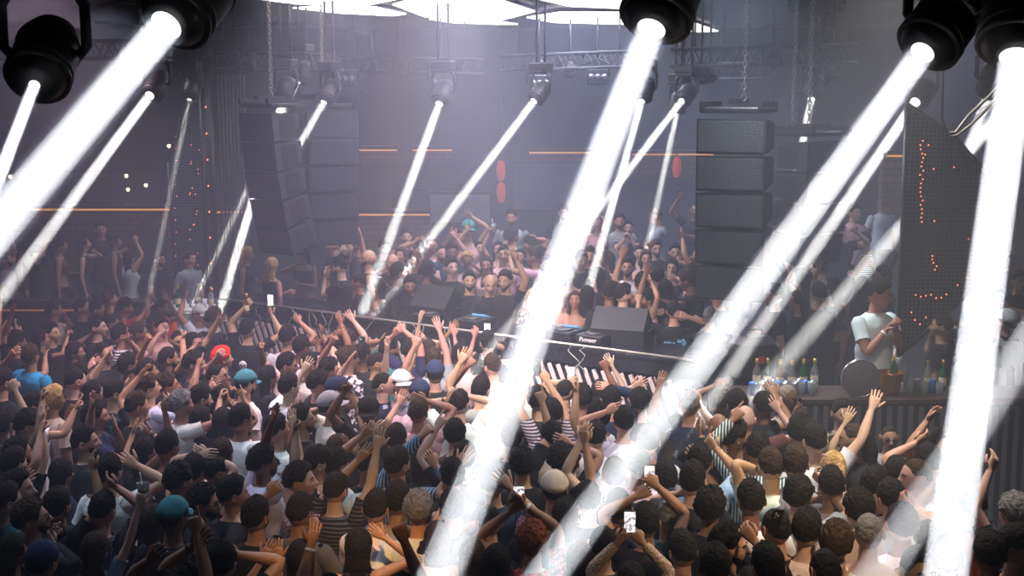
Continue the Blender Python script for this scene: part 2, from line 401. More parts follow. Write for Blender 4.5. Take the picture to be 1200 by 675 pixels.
def person(base, yaw, stature=1.72, fem=False, skin=(.5,.3,.2), hair='short', haircol=(.015,.011,.009), top='tee', topcol=(.02,.02,.025), topmat='cloth',
           L='d', R='d', hy=0, hp=0, lean=0, beard=False, cap=None, capback=False, glasses=False, headset=False, bottom=(.02,.025,.04), shorts=False, label='person', group=None, seed=0, band=False):
    """L / R: a preset letter, or (world position of the wrist, hand kind)."""
    r=random.Random(seed*7+3); s=stature/1.72
    W=Matrix.Translation(base)@Matrix.Rotation(yaw,4,'Z')@Matrix.Rotation(lean,4,'X')@Matrix.Scale(s,4); Wi=W.inverted()
    rings=FEM if fem else MALE; n=18
    mb=MB(); V,Fs=loft([(*q,0) for q in rings],n); mb.add(V,Fs+[tuple(range(n))[::-1]])
    # head
    hm=Matrix.Translation((0,.008,1.495))@Matrix.Rotation(hy,4,'Z')@Matrix.Rotation(hp,4,'X')@Matrix.Scale(.99 if fem else 1.05,4)
    hv=HEADV@np.array(hm.to_3x3()).T+np.array(hm.translation); b=len(mb.v)
    mb.v.extend(map(tuple,hv)); mb.f.extend([tuple(i+b for i in q) for q in HEAD.f]); mb.mi.extend(HEAD.mi); mb.sm.extend(HEAD.sm)
    arms=[]; k=.80 if fem else 1.0; wrists=[]
    for sd,spec in((-1,L),(1,R)):
        S=Vector((sd*(.142 if fem else .192),-.008,1.362 if fem else 1.368))
        if isinstance(spec,str):
            w,h,hand=ARMS[spec]; j=lambda: r.uniform(-.035,.035)
            T=S+Vector((sd*w[0]+j(),w[1]+j(),w[2]+j())); hint=Vector((sd*h[0],h[1],h[2]))
        else:
            T=Wi@Vector(spec[0]); hand=HN[spec[1]]; d=(T-S)
            hint=Vector((sd*1.0,.0,-.5)) if d.z>.25 else Vector((sd*.7,-.3,-1))
            if len(spec)>2: hint=Vector(spec[2])
        up=max(0,(T-S).normalized().z)
        S=S+Vector((-sd*.022*up,.0,.045*up))
        E,T=ik(S,T,hint)
        d1=(E-S).normalized(); d2=(T-E).normalized()
        pts=[S-d1*.05,S-d1*.015,S+d1*.03,S+d1*.11,S+d1*.20,E-d1*.03,E+(d2-d1)*.006,E+d2*.04,E+d2*.09,E+d2*.17,T-d2*.02,T+d2*.005]
        rad=[.03,.054,.058,.051,.042,.038,.037,.039,.039,.031,.025,.0245]
        mb.tube(pts,[q*k for q in rad],10,cap=False)
        # hand
        X=d2.cross(Vector((0,1,0)) if abs(d2.y)<.8 else Vector((0,0,1))).normalized()*(-1)
        X=(X*(sd) ).normalized()
        roll=r.uniform(-.6,.6)+(-.5 if isinstance(spec,str) and spec in 'hx' else 0)*sd
        if isinstance(spec,str) and spec in('h','x','c'): X=Vector((0,0,1))-d2*d2.z; X.normalize()
        Y=d2.cross(X) if sd>0 else X.cross(d2)
        Rm=Matrix((X,Y,d2)).transposed()@Matrix.Rotation(roll,3,'Z')
        hs=.88 if fem else 1.0
        hv=(HANDV[hand]*hs)@np.array(Rm).T+np.array(T); b=len(mb.v); hf=HANDS[hand]
        mb.v.extend(map(tuple,hv)); mb.f.extend([tuple(i+b for i in (q if sd>0 else q[::-1])) for q in hf.f]); mb.mi.extend([0]*len(hf.f)); mb.sm.extend([True]*len(hf.f))
        arms.append((S,E,T,d1,d2)); wrists.append((W@T, (W.to_3x3()@d2).normalized(), (W.to_3x3()@Rm.col[1]).normalized(), (W.to_3x3()@Rm.col[0]).normalized()))
    # legs and feet
    for sd in(-1,1):
        mb.tube([(sd*.085,0,.86),(sd*.09,0,.70),(sd*.095,.01,.50),(sd*.095,0,.42),(sd*.10,-.01,.30),(sd*.10,-.01,.10),(sd*.10,0,.05)],[q*(.9 if fem else 1) for q in(.09,.082,.062,.055,.056,.038,.035)],10)
    me=mb.mesh('person')
    for m in('skin','eye','iris','lip','brow'): me.materials.append(M[m])
    o=bpy.data.objects.new('person',me); C.objects.link(o); o.matrix_world=W; o.color=(*skin,1); setup(o,label,'person',group)
    def child(name,me,col,mm=None,label=None):
        c=bpy.data.objects.new(name,me); C.objects.link(c); c.parent=o
        if mm is not None: c.matrix_basis=mm
        c.color=(*col,1)
        if label: c['label']=label
        return c
    def cm(name,mb_,mats,col):
        me=mb_.mesh(name)
        for m in mats: me.materials.append(M[m])
        return child(name,me,col)
    if hair!='bald': child('hair',HAIRS[hair][(seed*5)%4 if seed%2 else (seed//2)%4],haircol,hm)
    if beard: child('beard',BEARD,tuple(q*.8+.004 for q in haircol),hm)
    if cap: child('cap',CAPS[capback],cap,hm)
    if glasses: child('sunglasses',GLASSES,(0,0,0),hm)
    if headset: child('headphones',EARPHONES,(0,0,0),hm)
    if band:
        w=arms[1 if r.random()<.5 else 0]; c=MB(); c.tube([w[2]-w[4]*.035,w[2]-w[4]*.015],[.031*k,.030*k],12); cm('wristband',c,['black' if r.random()<.6 else 'white'],(0,0,0))
    # top
    ph=[r.uniform(0,6) for _ in range(4)]
    if top!='bare':
        c=MB(); base_=[q for q in rings if q[0]>=.88 and q[0]<1.45]
        if top=='tank': base_=[q for q in base_ if q[0]<1.43]
        if top=='bra': base_=[q for q in base_ if 1.13<=q[0]<1.35]
        if top=='crop': base_=[q for q in base_ if 1.12<=q[0]<1.40]
        if top=='strapless': base_=[q for q in base_ if .9<=q[0]<1.34]
        rr=[]; 
        for a_,b_ in zip(base_,base_[1:]):
            for f in(0,.5): rr.append(tuple(a_[i]*(1-f)+b_[i]*f for i in range(4)))
        rr.append(base_[-1]); loose=.004 if top in('bra','crop','strapless','tank') else .013
        R2=[]
        for i,q in enumerate(rr):
            lo_=loose+(.012 if (q[0]<1.15 and loose>.01) else 0)
            R2.append((q[0]+(-.03 if i==0 and loose>.01 else 0)+(.006 if i==len(rr)-1 else 0),q[1]+lo_,q[2]+lo_,q[3],0))
        wr=lambda i,a:(.005*math.sin(3*a+ph[0]+.7*i)*math.sin(.9*i+ph[1])+.003*math.sin(7*a+ph[2]-.8*i))*(loose>.01)
        V,Fs=loft(R2,24,wr); c.add(V,Fs)
        if top in('tee','long','polo','knit'):
            for (S,E,T,d1,d2) in arms:
                if top in('tee','polo'):
                    pts=[S-d1*.055,S-d1*.02,S+d1*.03,S+d1*.08,S+d1*.13,S+d1*.165]; rad=[.040,.066,.070,.066,.065,.068]
                else:
                    pts=[S-d1*.055,S-d1*.02,S+d1*.03,S+d1*.11,S+d1*.2,E-d1*.03,E+(d2-d1)*.006,E+d2*.04,E+d2*.1,E+d2*.17,T-d2*.05,T-d2*.02]; rad=[.040,.062,.066,.060,.055,.050,.049,.051,.049,.044,.041,.037]
                rad=[q*(k if fem else 1)+.001*math.sin(2.3*i+ph[3]) for i,q in enumerate(rad)]
                c.tube(pts,rad,12,cap=False)
        if top in('tank','bra','crop'):
            sx=.075 if fem else .10
            for sd in(-1,1):
                zt=base_[-1][0]; yq=base_[-1][2]
                c.tube([(sd*sx,yq+.0,zt-.01),(sd*sx*.95,.05,1.395),(sd*sx*.95,-.015,1.425 if not fem else 1.412),(sd*sx,-.07,1.39),(sd*sx,-yq,zt-.01)],.012 if top=='tank' else .006,6)
        cm({'tee':'t_shirt','long':'long_sleeved_shirt','polo':'shirt','knit':'sweater','tank':'tank_top','bra':'bikini_top','crop':'crop_top','strapless':'strapless_top'}[top],c,[topmat],topcol)
    # trousers / shorts and shoes
    c=MB(); q=[x for x in rings if x[0]<1.0]
    V,Fs=loft([(.77,.10,.09,0,0)]+[(x[0],x[1]+.008,x[2]+.008,x[3],0) for x in q],16); c.add(V,Fs+[tuple(range(16))[::-1]])
    for sd in(-1,1):
        if shorts: c.tube([(sd*.088,0,.87),(sd*.09,0,.72)],[.094,.092],12)
        else: c.tube([(sd*.088,0,.87),(sd*.09,0,.70),(sd*.095,.01,.48),(sd*.10,0,.30),(sd*.10,-.01,.07)],[.098,.092,.082,.078,.070],12)
    cm('shorts' if shorts else 'trousers',c,['cloth'],bottom)
    for sd in(-1,1):
        c=MB(); vs=[];n2=12
        for z,f in((0,1),(.02,1.03),(.045,.95),(.075,.7),(.095,.5)):
            for kk in range(n2):
                a=2*PI*kk/n2; vs.append((sd*.10+.044*f*math.cos(a), .05+.135*f*math.sin(a)-(.5-.5*f)*.14, z))
        c.add(vs,[(i*n2+kk,i*n2+(kk+1)%n2,(i+1)*n2+(kk+1)%n2,(i+1)*n2+kk) for i in range(4) for kk in range(n2)]+[tuple(range(n2))[::-1],tuple(4*n2+kk for kk in range(n2))])
        cm('shoe',c,['white' if seed%3==0 else 'black'],(1,1,1))
    PEOPLE.append((o,wrists)); return o,wrists
# ---------- the room
def struct(name, mb, m, **k): return mb.build(name, m, kind='structure', **k)
struct('floor', MB().box((0,12.5,-.05),(25,31,.1)), M['floor'])
struct('ceiling', MB().box((0,12.5,5.95),(25,31,.3)), M['ceil'])
struct('wall_back', MB().box((0,27.6,2.9),(25,.2,6.2)), M['wall'])
struct('wall_left', MB().box((-12.1,12.5,2.9),(.2,31,6.2)), M['wall'])
struct('wall_right', MB().box((12.1,12.5,2.9),(.2,31,6.2)), M['wall'])
struct('wall_front', MB().box((0,-2.6,2.9),(25,.2,6.2)), M['wall'])
ZC=5.8
def boothY(x): return 12.98+.70*(1.76-x)
# stage behind the booth, terrace on one side, tier further back
pl=[(-12,18.6),(-4.6,18.6),(-3.9,boothY(-3.9)+.25),(1.9,boothY(1.9)+.25),(1.9,11.9),(12,11.9),(12,27.5),(-12,27.5)]
struct('stage_floor', MB().prism([(x,y,0) for x,y in pl],(0,0,1),.6), M['floor'])
struct('stage_tier', MB().prism([(x,y,.6) for x,y in [(-.8,19.3),(12,19.3),(12,27.5),(-.8,27.5)]],(0,0,1),.35), M['floor'])
struct('bar_platform', MB().prism([(x,y,.6) for x,y in [(2.4,11.92),(5.6,11.92),(5.6,13.2),(2.4,13.2)]],(0,0,1),.25), M['floor'])

struct('floor_step', MB().prism([(x,y,0) for x,y in [(.40,3.2),(1.44,11.3),(9,11.3),(9,3.2)]],(0,0,1),.22), M['floor'])
# brick-faced back bars with a glowing ledge
def brick(name,c1,c2):
    m=mat(name,c1,.8); nt=m.node_tree; b=nt.nodes['Principled BSDF']
    t=nt.nodes.new('ShaderNodeTexBrick'); t.inputs['Scale'].default_value=2.2; t.inputs['Color1'].default_value=(*c1,1); t.inputs['Color2'].default_value=(*c2,1); t.inputs['Mortar'].default_value=(.02,.02,.02,1)
    tc=nt.nodes.new('ShaderNodeTexCoord'); mp=nt.nodes.new('ShaderNodeMapping'); mp.inputs['Rotation'].default_value=(PI/2,0,0)
    nt.links.new(tc.outputs['Object'],mp.inputs['Vector']); nt.links.new(mp.outputs[0],t.inputs['Vector']); nt.links.new(t.outputs['Color'],b.inputs['Base Color']); return m
M['brick']=brick('brick_wall',(.16,.08,.04),(.09,.05,.035))
def ledge(px0,px1,py,d,drop,label):
    a=P(px0,py,d); b=P(px1,py,d); e=empty('wall_ledge',((a.x+b.x)/2,d,a.z),label,'ledge','lit brick ledges along the back'); L=(b.x-a.x)
    o=MB().box((0,.12,-drop/2),(L,.2,drop)).build('brick_face',M['brick'],e)
    MB().box((0,0,.03),(L+.06,.5,.05),bev=.01).build('ledge_top',M['metal'],e)
    MB().box((0,-.14,-.03),(L,.03,.028)).build('light_strip',M['gold'],e)
ledge(-60,206,243,24,.55,'long lit brick ledge above the women on the terrace')
ledge(254,288,246,24,.5,'short lit brick ledge between the dark tower and the hanging speakers')
ledge(410,504,249,25,.9,'lit brick ledge behind the crowd below the glowing upper shelf')
ledge(416,466,174,27,.3,'upper glowing ledge over the back bar near the far speakers')
ledge(484,530,174,27,.3,'upper glowing ledge crossed by a slanting beam')
ledge(620,700,177,27,.3,'upper glowing ledge behind the widest beam')
ledge(740,835,179,27,.5,'upper glowing ledge beside the big hanging speaker column')
ledge(1036,1064,180,20,.9,'lit brick corner just beside the perforated panel')
# pale boards and window on the far wall
def board(name,px0,py0,px1,py1,d,m,label,cat):
    a=P(px0,py0,d); b=P(px1,py1,d); e=empty(name,((a.x+b.x)/2,d,b.z),label,cat)
    w_,h_=b.x-a.x,a.z-b.z
    MB().box((0,0,h_/2),(w_,.06,h_)).build('panel',m,e)
    f=MB()
    for s in(-1,1): f.box((s*w_/2,-.02,h_/2),(.06,.1,h_+.06)); f.box((0,-.02,h_/2+s*h_/2),(w_,.1,.06))
    f.build('frame',M['metal'],e); return e
M['paleboard']=mat('pale_board',(.20,.20,.25),.6,noise=(4,.2))
M['dimboard']=mat('dim_board',(.06,.06,.09),.6,noise=(4,.2))
board('wall_screen',351,78,377,112,27,M['paleboard'],'small pale framed screen high on the back wall between the trusses','screen')
board('wall_screen',405,80,428,108,27.2,M['dimboard'],'dim framed screen high on the back wall behind hanging chains','screen')
board('wall_board',503,226,576,262,26.5,M['paleboard'],'pale framed board behind the dancers under the slanting beam','board')
board('wall_board',482,222,500,246,26.5,M['dimboard'],'narrow dim board beside the pale framed board','board')
board('wall_screen',905,110,935,150,24,M['dimboard'],'dim framed screen between the hanging speakers at the back','screen')
board('back_bar_shelf',20,200,190,238,25,M['dimboard'],'long dark shelf unit above the terrace ledge','shelf')
board('back_bar_shelf',600,190,690,246,26.6,M['dimboard'],'dark shelf unit behind the widest beam','shelf')

# hexagonal ceiling lights on the ceiling, some lit, some dark frames
HEX=[[(460,6),(478,1),(587,1),(627,14),(588,24),(497,20)],[(343,10),(380,7),(440,9),(476,17),(460,19),(400,16)],[(285,-3),(340,-12),(440,-12),(468,-1),(430,7),(345,5)],
 [(503,23),(530,22),(588,26),(608,29),(580,29),(530,27)],[(617,21),(655,15),(725,15),(765,23),(735,29),(650,27)],[(632,0),(655,-10),(720,-12),(760,-6),(735,11),(668,8)],
 [(785,26),(806,25),(842,37),(820,38),(795,36),(780,31)],[(478,-4),(455,-14),(470,-26),(585,-26),(605,-12),(590,-4)]]
HL=['large bright hexagonal ceiling light near the middle of the dance floor','thin bright hexagonal ceiling light just before the speaker chains','bright hexagonal ceiling light cut by the top edge','slim bright hexagonal ceiling light behind the large middle one',
 'wide bright hexagonal ceiling light beside the middle lamp head','bright hexagonal ceiling light close to the big middle lamp','small slanted bright ceiling light past the middle lamp head','bright hexagonal ceiling light partly out of view above']
cl=[]
for poly,lb in zip(HEX,HL):
    pts=[PZ(x,y,ZC-.12) for x,y in poly]; c=sum(pts,Vector())/6
    e=empty('ceiling_light',(c.x,c.y,ZC-.12),lb,'ceiling light','hexagonal ceiling lights'); pts=[p-c for p in pts]
    MB().prism(pts,(0,0,1),.03).build('diffuser',M['panel'],e)
    f=MB()
    for p,q in zip(pts,pts[1:]+pts[:1]): f.tube([p*1.01+Vector((0,0,.05)),q*1.01+Vector((0,0,.05))],.035,6)
    f.build('frame',M['metal'],e); cl.append(c)
for poly,lb in (([(868,42),(905,30),(960,28),(1007,52),(960,44),(880,60)],'dark unlit hexagonal ceiling frame above the big speaker chains'),([(925,10),(960,2),(990,8),(975,14),(955,20),(935,16)],'small dark ceiling frame near the top of the chains'),
   ([(95,12),(140,2),(215,8),(230,22),(170,30),(110,26)],'dark unlit ceiling frame beside the big lamp head'),([(235,38),(300,26),(380,30),(440,40),(380,48),(270,46)],'dim unlit hexagonal ceiling frame behind the lit panels')):
    pts=[PZ(x,y,ZC-.15) for x,y in poly]; c=sum(pts,Vector())/6; f=MB(); pts=[p-c for p in pts]
    for p,q in zip(pts,pts[1:]+pts[:1]): f.tube([p,q],.03,6)
    for p in pts[::2]: f.tube([p,p+Vector((0,0,.16))],.02,6)
    o=f.build('ceiling_frame',M['truss'],None); o.location=c; setup(o,lb,'ceiling frame','unlit ceiling frames')

# trusses
def truss(a,b,h,label,wd=.28):
    a=Vector(a); b=Vector(b); d=(b-a); L=d.length; d.normalize(); up=Vector((0,0,1)); side=d.cross(up)
    e=empty('ceiling_truss',(a+b)/2,label,'truss','lighting trusses over the floor'); c0=(a+b)/2
    ch=MB(); r=MB()
    for s in(-1,1):
        for z in(0,-h): ch.tube([a+side*s*wd/2+up*z-c0,b+side*s*wd/2+up*z-c0],.024,6)
    n=max(2,int(L/h)); 
    for i in range(n):
        p=a+d*L*i/n; q=a+d*L*(i+1)/n; 
        for s in(-1,1):
            o=side*s*wd/2
            r.tube([p+o-c0,p.lerp(q,.5)+o-up*h-c0,q+o-c0],.012,5)
        r.tube([p+side*wd/2-c0,p-side*wd/2-c0],.012,5)
    ch.build('chord',M['truss'],e); r.build('bracing',M['truss'],e)
    for t in(.12,.88):
        p=a.lerp(b,t)-c0; MB().tube([p,Vector((p.x,p.y,ZC-c0.z))],.014,5).build('hanger',M['truss'],e)
T=lambda x,y,d:P(x,y,d)
truss(T(-20,50,17),T(190,48,17),.22,'lighting truss high over the dark side terrace')
truss(T(232,62,20),T(400,64,21),.24,'lighting truss crossing behind the far speaker chains')
truss(T(395,66,22),T(565,70,22.5),.24,'hazy lighting truss over the middle of the stage')
truss(T(590,66,22),T(745,60,21),.24,'lighting truss behind the middle lamp head')
truss(T(790,58,18.5),T(1004,52,17.5),.24,'lighting truss behind the chains of the big speaker column')
truss(T(830,75,21),T(985,72,20),.24,'shorter lower lighting truss behind the big speaker column')
truss(T(60,-150,8),T(420,-170,7),.28,'near lighting truss carrying the big lamp heads')
truss(T(560,-170,6.6),T(1290,-150,6.9),.28,'near lighting truss above the bar side')
# static lamps on the trusses
def parcan(px,py,d,label):
    p=P(px,py,d); e=empty('stage_lamp',p,label,'lamp','small stage lamps hung from the far trusses')
    R=align(Vector((rnd.uniform(-.3,.3),-.8,-.9)).normalized())
    MB().lathe([(.02,-.24),(.07,-.22),(.095,-.12),(.10,.0),(.10,.03),(.085,.03),(.08,.0)],(0,0,0),16,R).build('body',M['black'],e)
    MB().lathe([(.001,.0),(.08,.001),(.08,.006),(.001,.01)],(0,0,0),16,R).build('lens',M['glass_dim'],e)
    y=MB(); y.tube([(-.12,0,-.02),(-.13,0,.14),(-.08,0,.22),(.08,0,.22),(.13,0,.14),(.12,0,-.02)],.012,5); y.tube([(0,0,.22),(0,0,ZC-p.z)],.018,6); y.build('yoke',M['metal'],e)
M['glass_dim']=mat('lamp_glass',(.25,.28,.32),.08,metal=.6)
for i,(x,y,d,l) in enumerate([(170,72,20,'stage lamp hanging near the far end of the terrace truss'),(262,76,20,'first of the close pair of stage lamps beside the tower'),(276,75,20,'second of the close pair of stage lamps beside the tower'),(292,77,20,'stage lamp hanging left of the speaker chains, above the tower slats'),(436,84,22,'hazy stage lamp above the far glowing ledge'),(470,86,22,'hazy stage lamp between two slanting beams'),(630,84,22,'hazy stage lamp near the head of the second slanting beam'),(668,86,22,'hazy stage lamp just before the widest beam'),(822,92,19,'stage lamp over the front of the big speaker column'),(832,91,19.4,'stage lamp paired behind the one over the big speaker column'),(905,72,18,'stage lamp between the two hanging chains'),(950,88,18,'stage lamp above the short beam behind the chains'),(240,68,19.5,'stage lamp on top of the dark tower')]): parcan(x,y,d,l.replace(' left of',' beside'))
# hanging clusters under the mid truss (dim boxes)
for x,y,l in ((405,92,'hazy box-shaped lamp bank under the middle truss'),(517,96,'hazy box-shaped lamp bank right above the steep beam'),(632,97,'hazy box-shaped lamp bank near the widest beam'),(700,90,'hazy box-shaped lamp bank behind the widest beam')):
    p=P(x,y,21.5); e=empty('lamp_bank',p,l.replace(' right above',' just above'),'lamp','box-shaped lamp banks')
    MB().box((0,0,0),(.34,.2,.26),bev=.02).build('housing',M['black'],e)
    for i in(-1,0,1):
        g=MB(); g.lathe([(.045,0),(.05,.02),(.02,.03)],(i*.105,-.10,0),10,Matrix.Rotation(PI/2,3,'X')); g.build('lens',M['glass_dim'],e)
    MB().tube([(-.2,0,0),(-.21,0,.2),(0,0,.3),(.21,0,.2),(.2,0,0)],.015,5).tube([(0,0,.3),(0,0,ZC-p.z)],.015,5).build('yoke',M['metal'],e)

# chains
def chain_mb(mb,top,bot,r=.022,ln=.075):
    top=Vector(top); bot=Vector(bot); L=(top-bot).length; n=int(L/(ln*.74)); 
    for i in range(n):
        c=top.lerp(bot,(i+.5)/n); a=(i%2)*PI/2+.3; x=Vector((math.cos(a),math.sin(a),0)); pts=[]
        for k in range(9):
            t=2*PI*k/8; pts.append(c+x*math.cos(t)*r+Vector((0,0,1))*math.sin(t)*ln/2)
        mb.tube(pts,.0075,5,cap=False)
# line-array speaker columns: cabinets hung in a curve
def cabinet(w_,h_,dp,side_logo):
    mb=MB(); # front -y, tapered to the back
    y0,y1=-dp/2,dp/2; k=.80; z=h_/2
    v=[(-w_/2,y0,-z),(w_/2,y0,-z),(w_/2*k,y1,-z*.8),(-w_/2*k,y1,-z*.8),(-w_/2,y0,z),(w_/2,y0,z),(w_/2*k,y1,z*.8),(-w_/2*k,y1,z*.8)]
    mb.add(v,[(3,2,1,0),(4,5,6,7),(0,1,5,4),(1,2,6,5),(2,3,7,6),(3,0,4,7)],0,False); return mb
M['grille']=mat('speaker_grille',(.03,.034,.044),.55,metal=.2,bump=(120,1.))
M['logo']=mat('logo_print',(.14,.15,.18),.6)
def line_array(top,yaw,n,w_,h_,dp,curve,t0,label,chains,logos=True):
    e=empty('speaker_array',top,label,'loudspeaker','hanging speaker columns',rz=yaw)
    pos=Vector((0,0,-.06)); tilt=t0
    fr=MB().box((0,0,.02),(w_*.96,dp*.95,.06),bev=.015); 
    for sx in(-1,1): fr.box((sx*w_*.42,0,.07),(.05,dp*1.1,.07))
    fr.box((0,0,.11),(.08,dp*.9,.05)); fr.build('rigging_frame',M['metal'],e)
    for i in range(n):
        Rm=Matrix.Rotation(tilt,3,'X'); c=pos+Rm@Vector((0,0,-h_/2))
        cb=cabinet(w_,h_*.965,dp,0); cb.v=[tuple(c+Rm@Vector(p)) for p in cb.v]
        o=cb.build('cabinet',M['speaker'],e)
        g=MB().box(c+Rm@Vector((0,-dp/2-.006,0)),(w_*.94,.014,h_*.84),Rm,bev=.004); g.build('grille',M['grille'],o)
        for s in(-1,1): MB().box(c+Rm@Vector((s*w_*.455,.0,0)),(.03,dp*.5,h_*.7),Rm).build('rigging_plate',M['metal'],o)
        if logos:
            lg=MB()
            for s in(-1,1):
                nrm=.115*w_/dp/2*2
                q=lambda yy,zz:c+Rm@Vector((s*(w_/2*(1-.2*((yy+dp/2)/dp))+.004),yy,zz))
                for poly in ([(-.03,-.06),(.01,-.06),(.07,.0),(.01,.06),(-.03,.06),(.02,0)],[(-.10,-.06),(-.07,-.06),(-.07,.06),(-.10,.06)]):
                    pts=[q(yy*1.1,zz*.9) for yy,zz in poly]; lg.add(pts,[tuple(range(len(pts)))],0,False)
            lg.build('side_logo',M['logo'],o)
        pos=c+Rm@Vector((0,0,-h_/2)); tilt+=curve
    for (cx,cy) in chains:
        cm=MB(); chain_mb(cm,(cx,cy,ZC-top[2]),(cx,cy,.12)); cm.build('chain',M['chain'],e)
t=P(866,131,13.5); line_array((t.x,t.y,t.z),math.radians(-24),5,.72,.375,.62,.02,.0,'big black speaker column hanging on chains beside the perforated panel',[(.05,0),])
t=P(948,158,15.5); line_array((t.x,t.y,t.z),math.radians(38),4,.80,.36,.62,.05,.0,'smaller dim speaker column hanging behind the big one',[(-.3,0),(.02,.02)])
t=P(316,125,16.5); line_array((t.x,t.y,t.z),math.radians(-38),5,.62,.36,.50,.045,.08,'near speaker column of the hazy pair on the terrace side',[(0.03,0)])
t=P(380,126,18); line_array((t.x,t.y,t.z),math.radians(30),5,.74,.36,.62,.06,-.06,'rear speaker column of the hazy pair, turned to the stage',[(-.02,0)])

# perforated panels with red led dots
def perf_panel(poly,d,label,dots,th=.06,spacing=.075):
    pts=[P(x,y,d) for x,y in poly]; c=sum(pts,Vector())/len(pts)
    e=empty('perforated_panel',c,label,'panel'); q=[p-c for p in pts]
    MB().prism(q,(0,1,0),th).build('sheet',M['perf'],e)
    f=MB()
    for a,b in zip(q,q[1:]+q[:1]): f.tube([a+Vector((0,-.01,0)),b+Vector((0,-.01,0))],.02,6)
    f.build('edge_frame',M['metal'],e)
    h=MB()
    for (x,y) in dots:
        p=P(x,y,d)-c; h.lathe([(.001,0),(.006,.001),(.004,.006),(.001,.007)],(p.x,-.002,p.z),6,Matrix.Rotation(PI/2,3,'X'))
    h.build('led_dots',M['led'],e)['kind']='stuff'
    return e
M['led']=mat('red_led',(1,.2,.1),.4,emit=(1,.18,.07),es=5)
M['perf']=mat('perforated_metal',(.035,.045,.055),.5,metal=.3)
nt_=M['perf'].node_tree; vt=nt_.nodes.new('ShaderNodeTexVoronoi'); vt.inputs['Scale'].default_value=24; vt.inputs['Randomness'].default_value=.15
tc_=nt_.nodes.new('ShaderNodeTexCoord'); cr_=nt_.nodes.new('ShaderNodeValToRGB'); cr_.color_ramp.elements[0].position=.28; cr_.color_ramp.elements[1].position=.34
cr_.color_ramp.elements[0].color=(.006,.007,.009,1); cr_.color_ramp.elements[1].color=(.10,.125,.15,1)
nt_.links.new(tc_.outputs['Object'],vt.inputs['Vector']); nt_.links.new(vt.outputs['Distance'],cr_.inputs['Fac']); nt_.links.new(cr_.outputs['Color'],nt_.nodes['Principled BSDF'].inputs['Base Color'])
dots=[(1080+rnd.uniform(-2,2),y) for y in range(165,262,5)]+[(1088,170),(1084,181)]+[(1096+rnd.uniform(-4,4),y) for y in range(300,320,4)]+[(x,347+rnd.uniform(-4,4)) for x in range(1073,1112,6)]+[(1068,366),(1085,372),(1078,380),(1133,325),(1122,334),(1094,198),(1118,196),(1095,259),(1090,384),(1072,375),(1135,280)]
perf_panel([(1062,121),(1118,160),(1150,196),(1186,235),(1182,296),(1128,350),(1052,418)],12.6,'large dark perforated panel with red dots beside the man in the white tee',dots)
dots=[(206+rnd.uniform(-1,1),y) for y in range(160,330,14)]+[(228+rnd.uniform(-6,6),rnd.uniform(150,320)) for _ in range(22)]
perf_panel([(222,122),(240,118),(240,330),(206,332),(197,190)],19.6,'dim perforated panel standing beside the dark ribbed tower',dots)
# ribbed tower
p=P(250,345,19.4); e=empty('lighting_tower',(p.x,p.y,.6),'dark lighting tower with ribbed face beside the hanging speakers','tower')
f=MB(); top=P(250,70,19.4).z-.6
for x_ in(-.08,.06): f.tube([(x_,0,0),(x_,0,top)],.035,8)
f.tube([(-.01,.14,0),(-.01,.14,top)],.035,8); f.build('post',M['metal'],e)
b=MB()
for i in range(14): zz=i*top/14; b.tube([(-.08,0,zz),(.06,0,zz+top/28),(-.01,.14,zz+top/14)],.012,5)
b.build('bracing',M['truss'],e)
r_=MB()
for i in range(8): r_.box((.16+i*.055,.06,top*.52),(.035,.05,top*.86),bev=.01)
r_.build('ribbed_panel',M['ribs'] if 'ribs' in M else M['truss'],e)
l_=MB()
for i in range(9): l_.lathe([(.001,0),(.012,.001),(.001,.008)],(-.01,-.03,top*(.12+.09*i)),6,Matrix.Rotation(PI/2,3,'X'))
l_.build('indicator_light',M['led'],e)
# terrace rail
p0=P(-60,351,18.4); e=empty('terrace_rail',(-6.2,18.4,0),'dark low terrace wall with glowing line in front of the dancing women','railing')
MB().box((0,0,.72),(4.3+1.2,.14,1.44)).build('panel',M['wall'],e); MB().box((0,-.02,1.48),(5.6,.24,.05),bev=.01).build('cap_rail',M['metal'],e)
MB().box((-1.2,-.085,1.36),(2.4,.02,.02)).build('light_strip',M['golddim'] if 'golddim' in M else M['gold'],e)

# ---------- dj booth
A=Vector((-3.9,boothY(-3.9),0)); B=Vector((1.9,boothY(1.9),0)); dv=(B-A).normalized(); nv=Vector((dv.y,-dv.x,0)) # towards the dance floor
TZ=1.75; L=(B-A).length; e=empty('dj_booth',(A+B)/2,'long dark dj booth with striped slat front facing the dance floor','dj booth'); c0=(A+B)/2
ang=math.atan2(dv.y,dv.x); RB=Matrix.Rotation(ang,3,'Z')
M['gloss']=mat('glossy_black',(.012,.014,.02),.12,bump=(14,.35))
MB().box((0,.32,TZ-.03),(L,.75,.05),None,0,.01).build('table_top',M['gloss'],e)
MB().box((0,0,TZ-.12),(L,.05,.17)).build('upper_fascia',M['gloss'],e)
MB().box((0,.04,.72),(L,.04,1.44)).build('backing_panel',M['black'],e)
sl=MB(); nsl=62
for i in range(nsl):
    x_=-L/2+L*(i+.5)/nsl; sl.box((x_,-.03,TZ-.56),(.046,.03,.72),Matrix.Rotation(-.42,3,'Y'),bev=.006)
sl.build('slat',M['slat'] if 'slat' in M else M['white'],e)
MB().tube([(-L/2,-.03,TZ+.01),(L/2,-.03,TZ+.01)],.013,8).build('front_rail',M['railm'] if 'railm' in M else M['metal'],e)
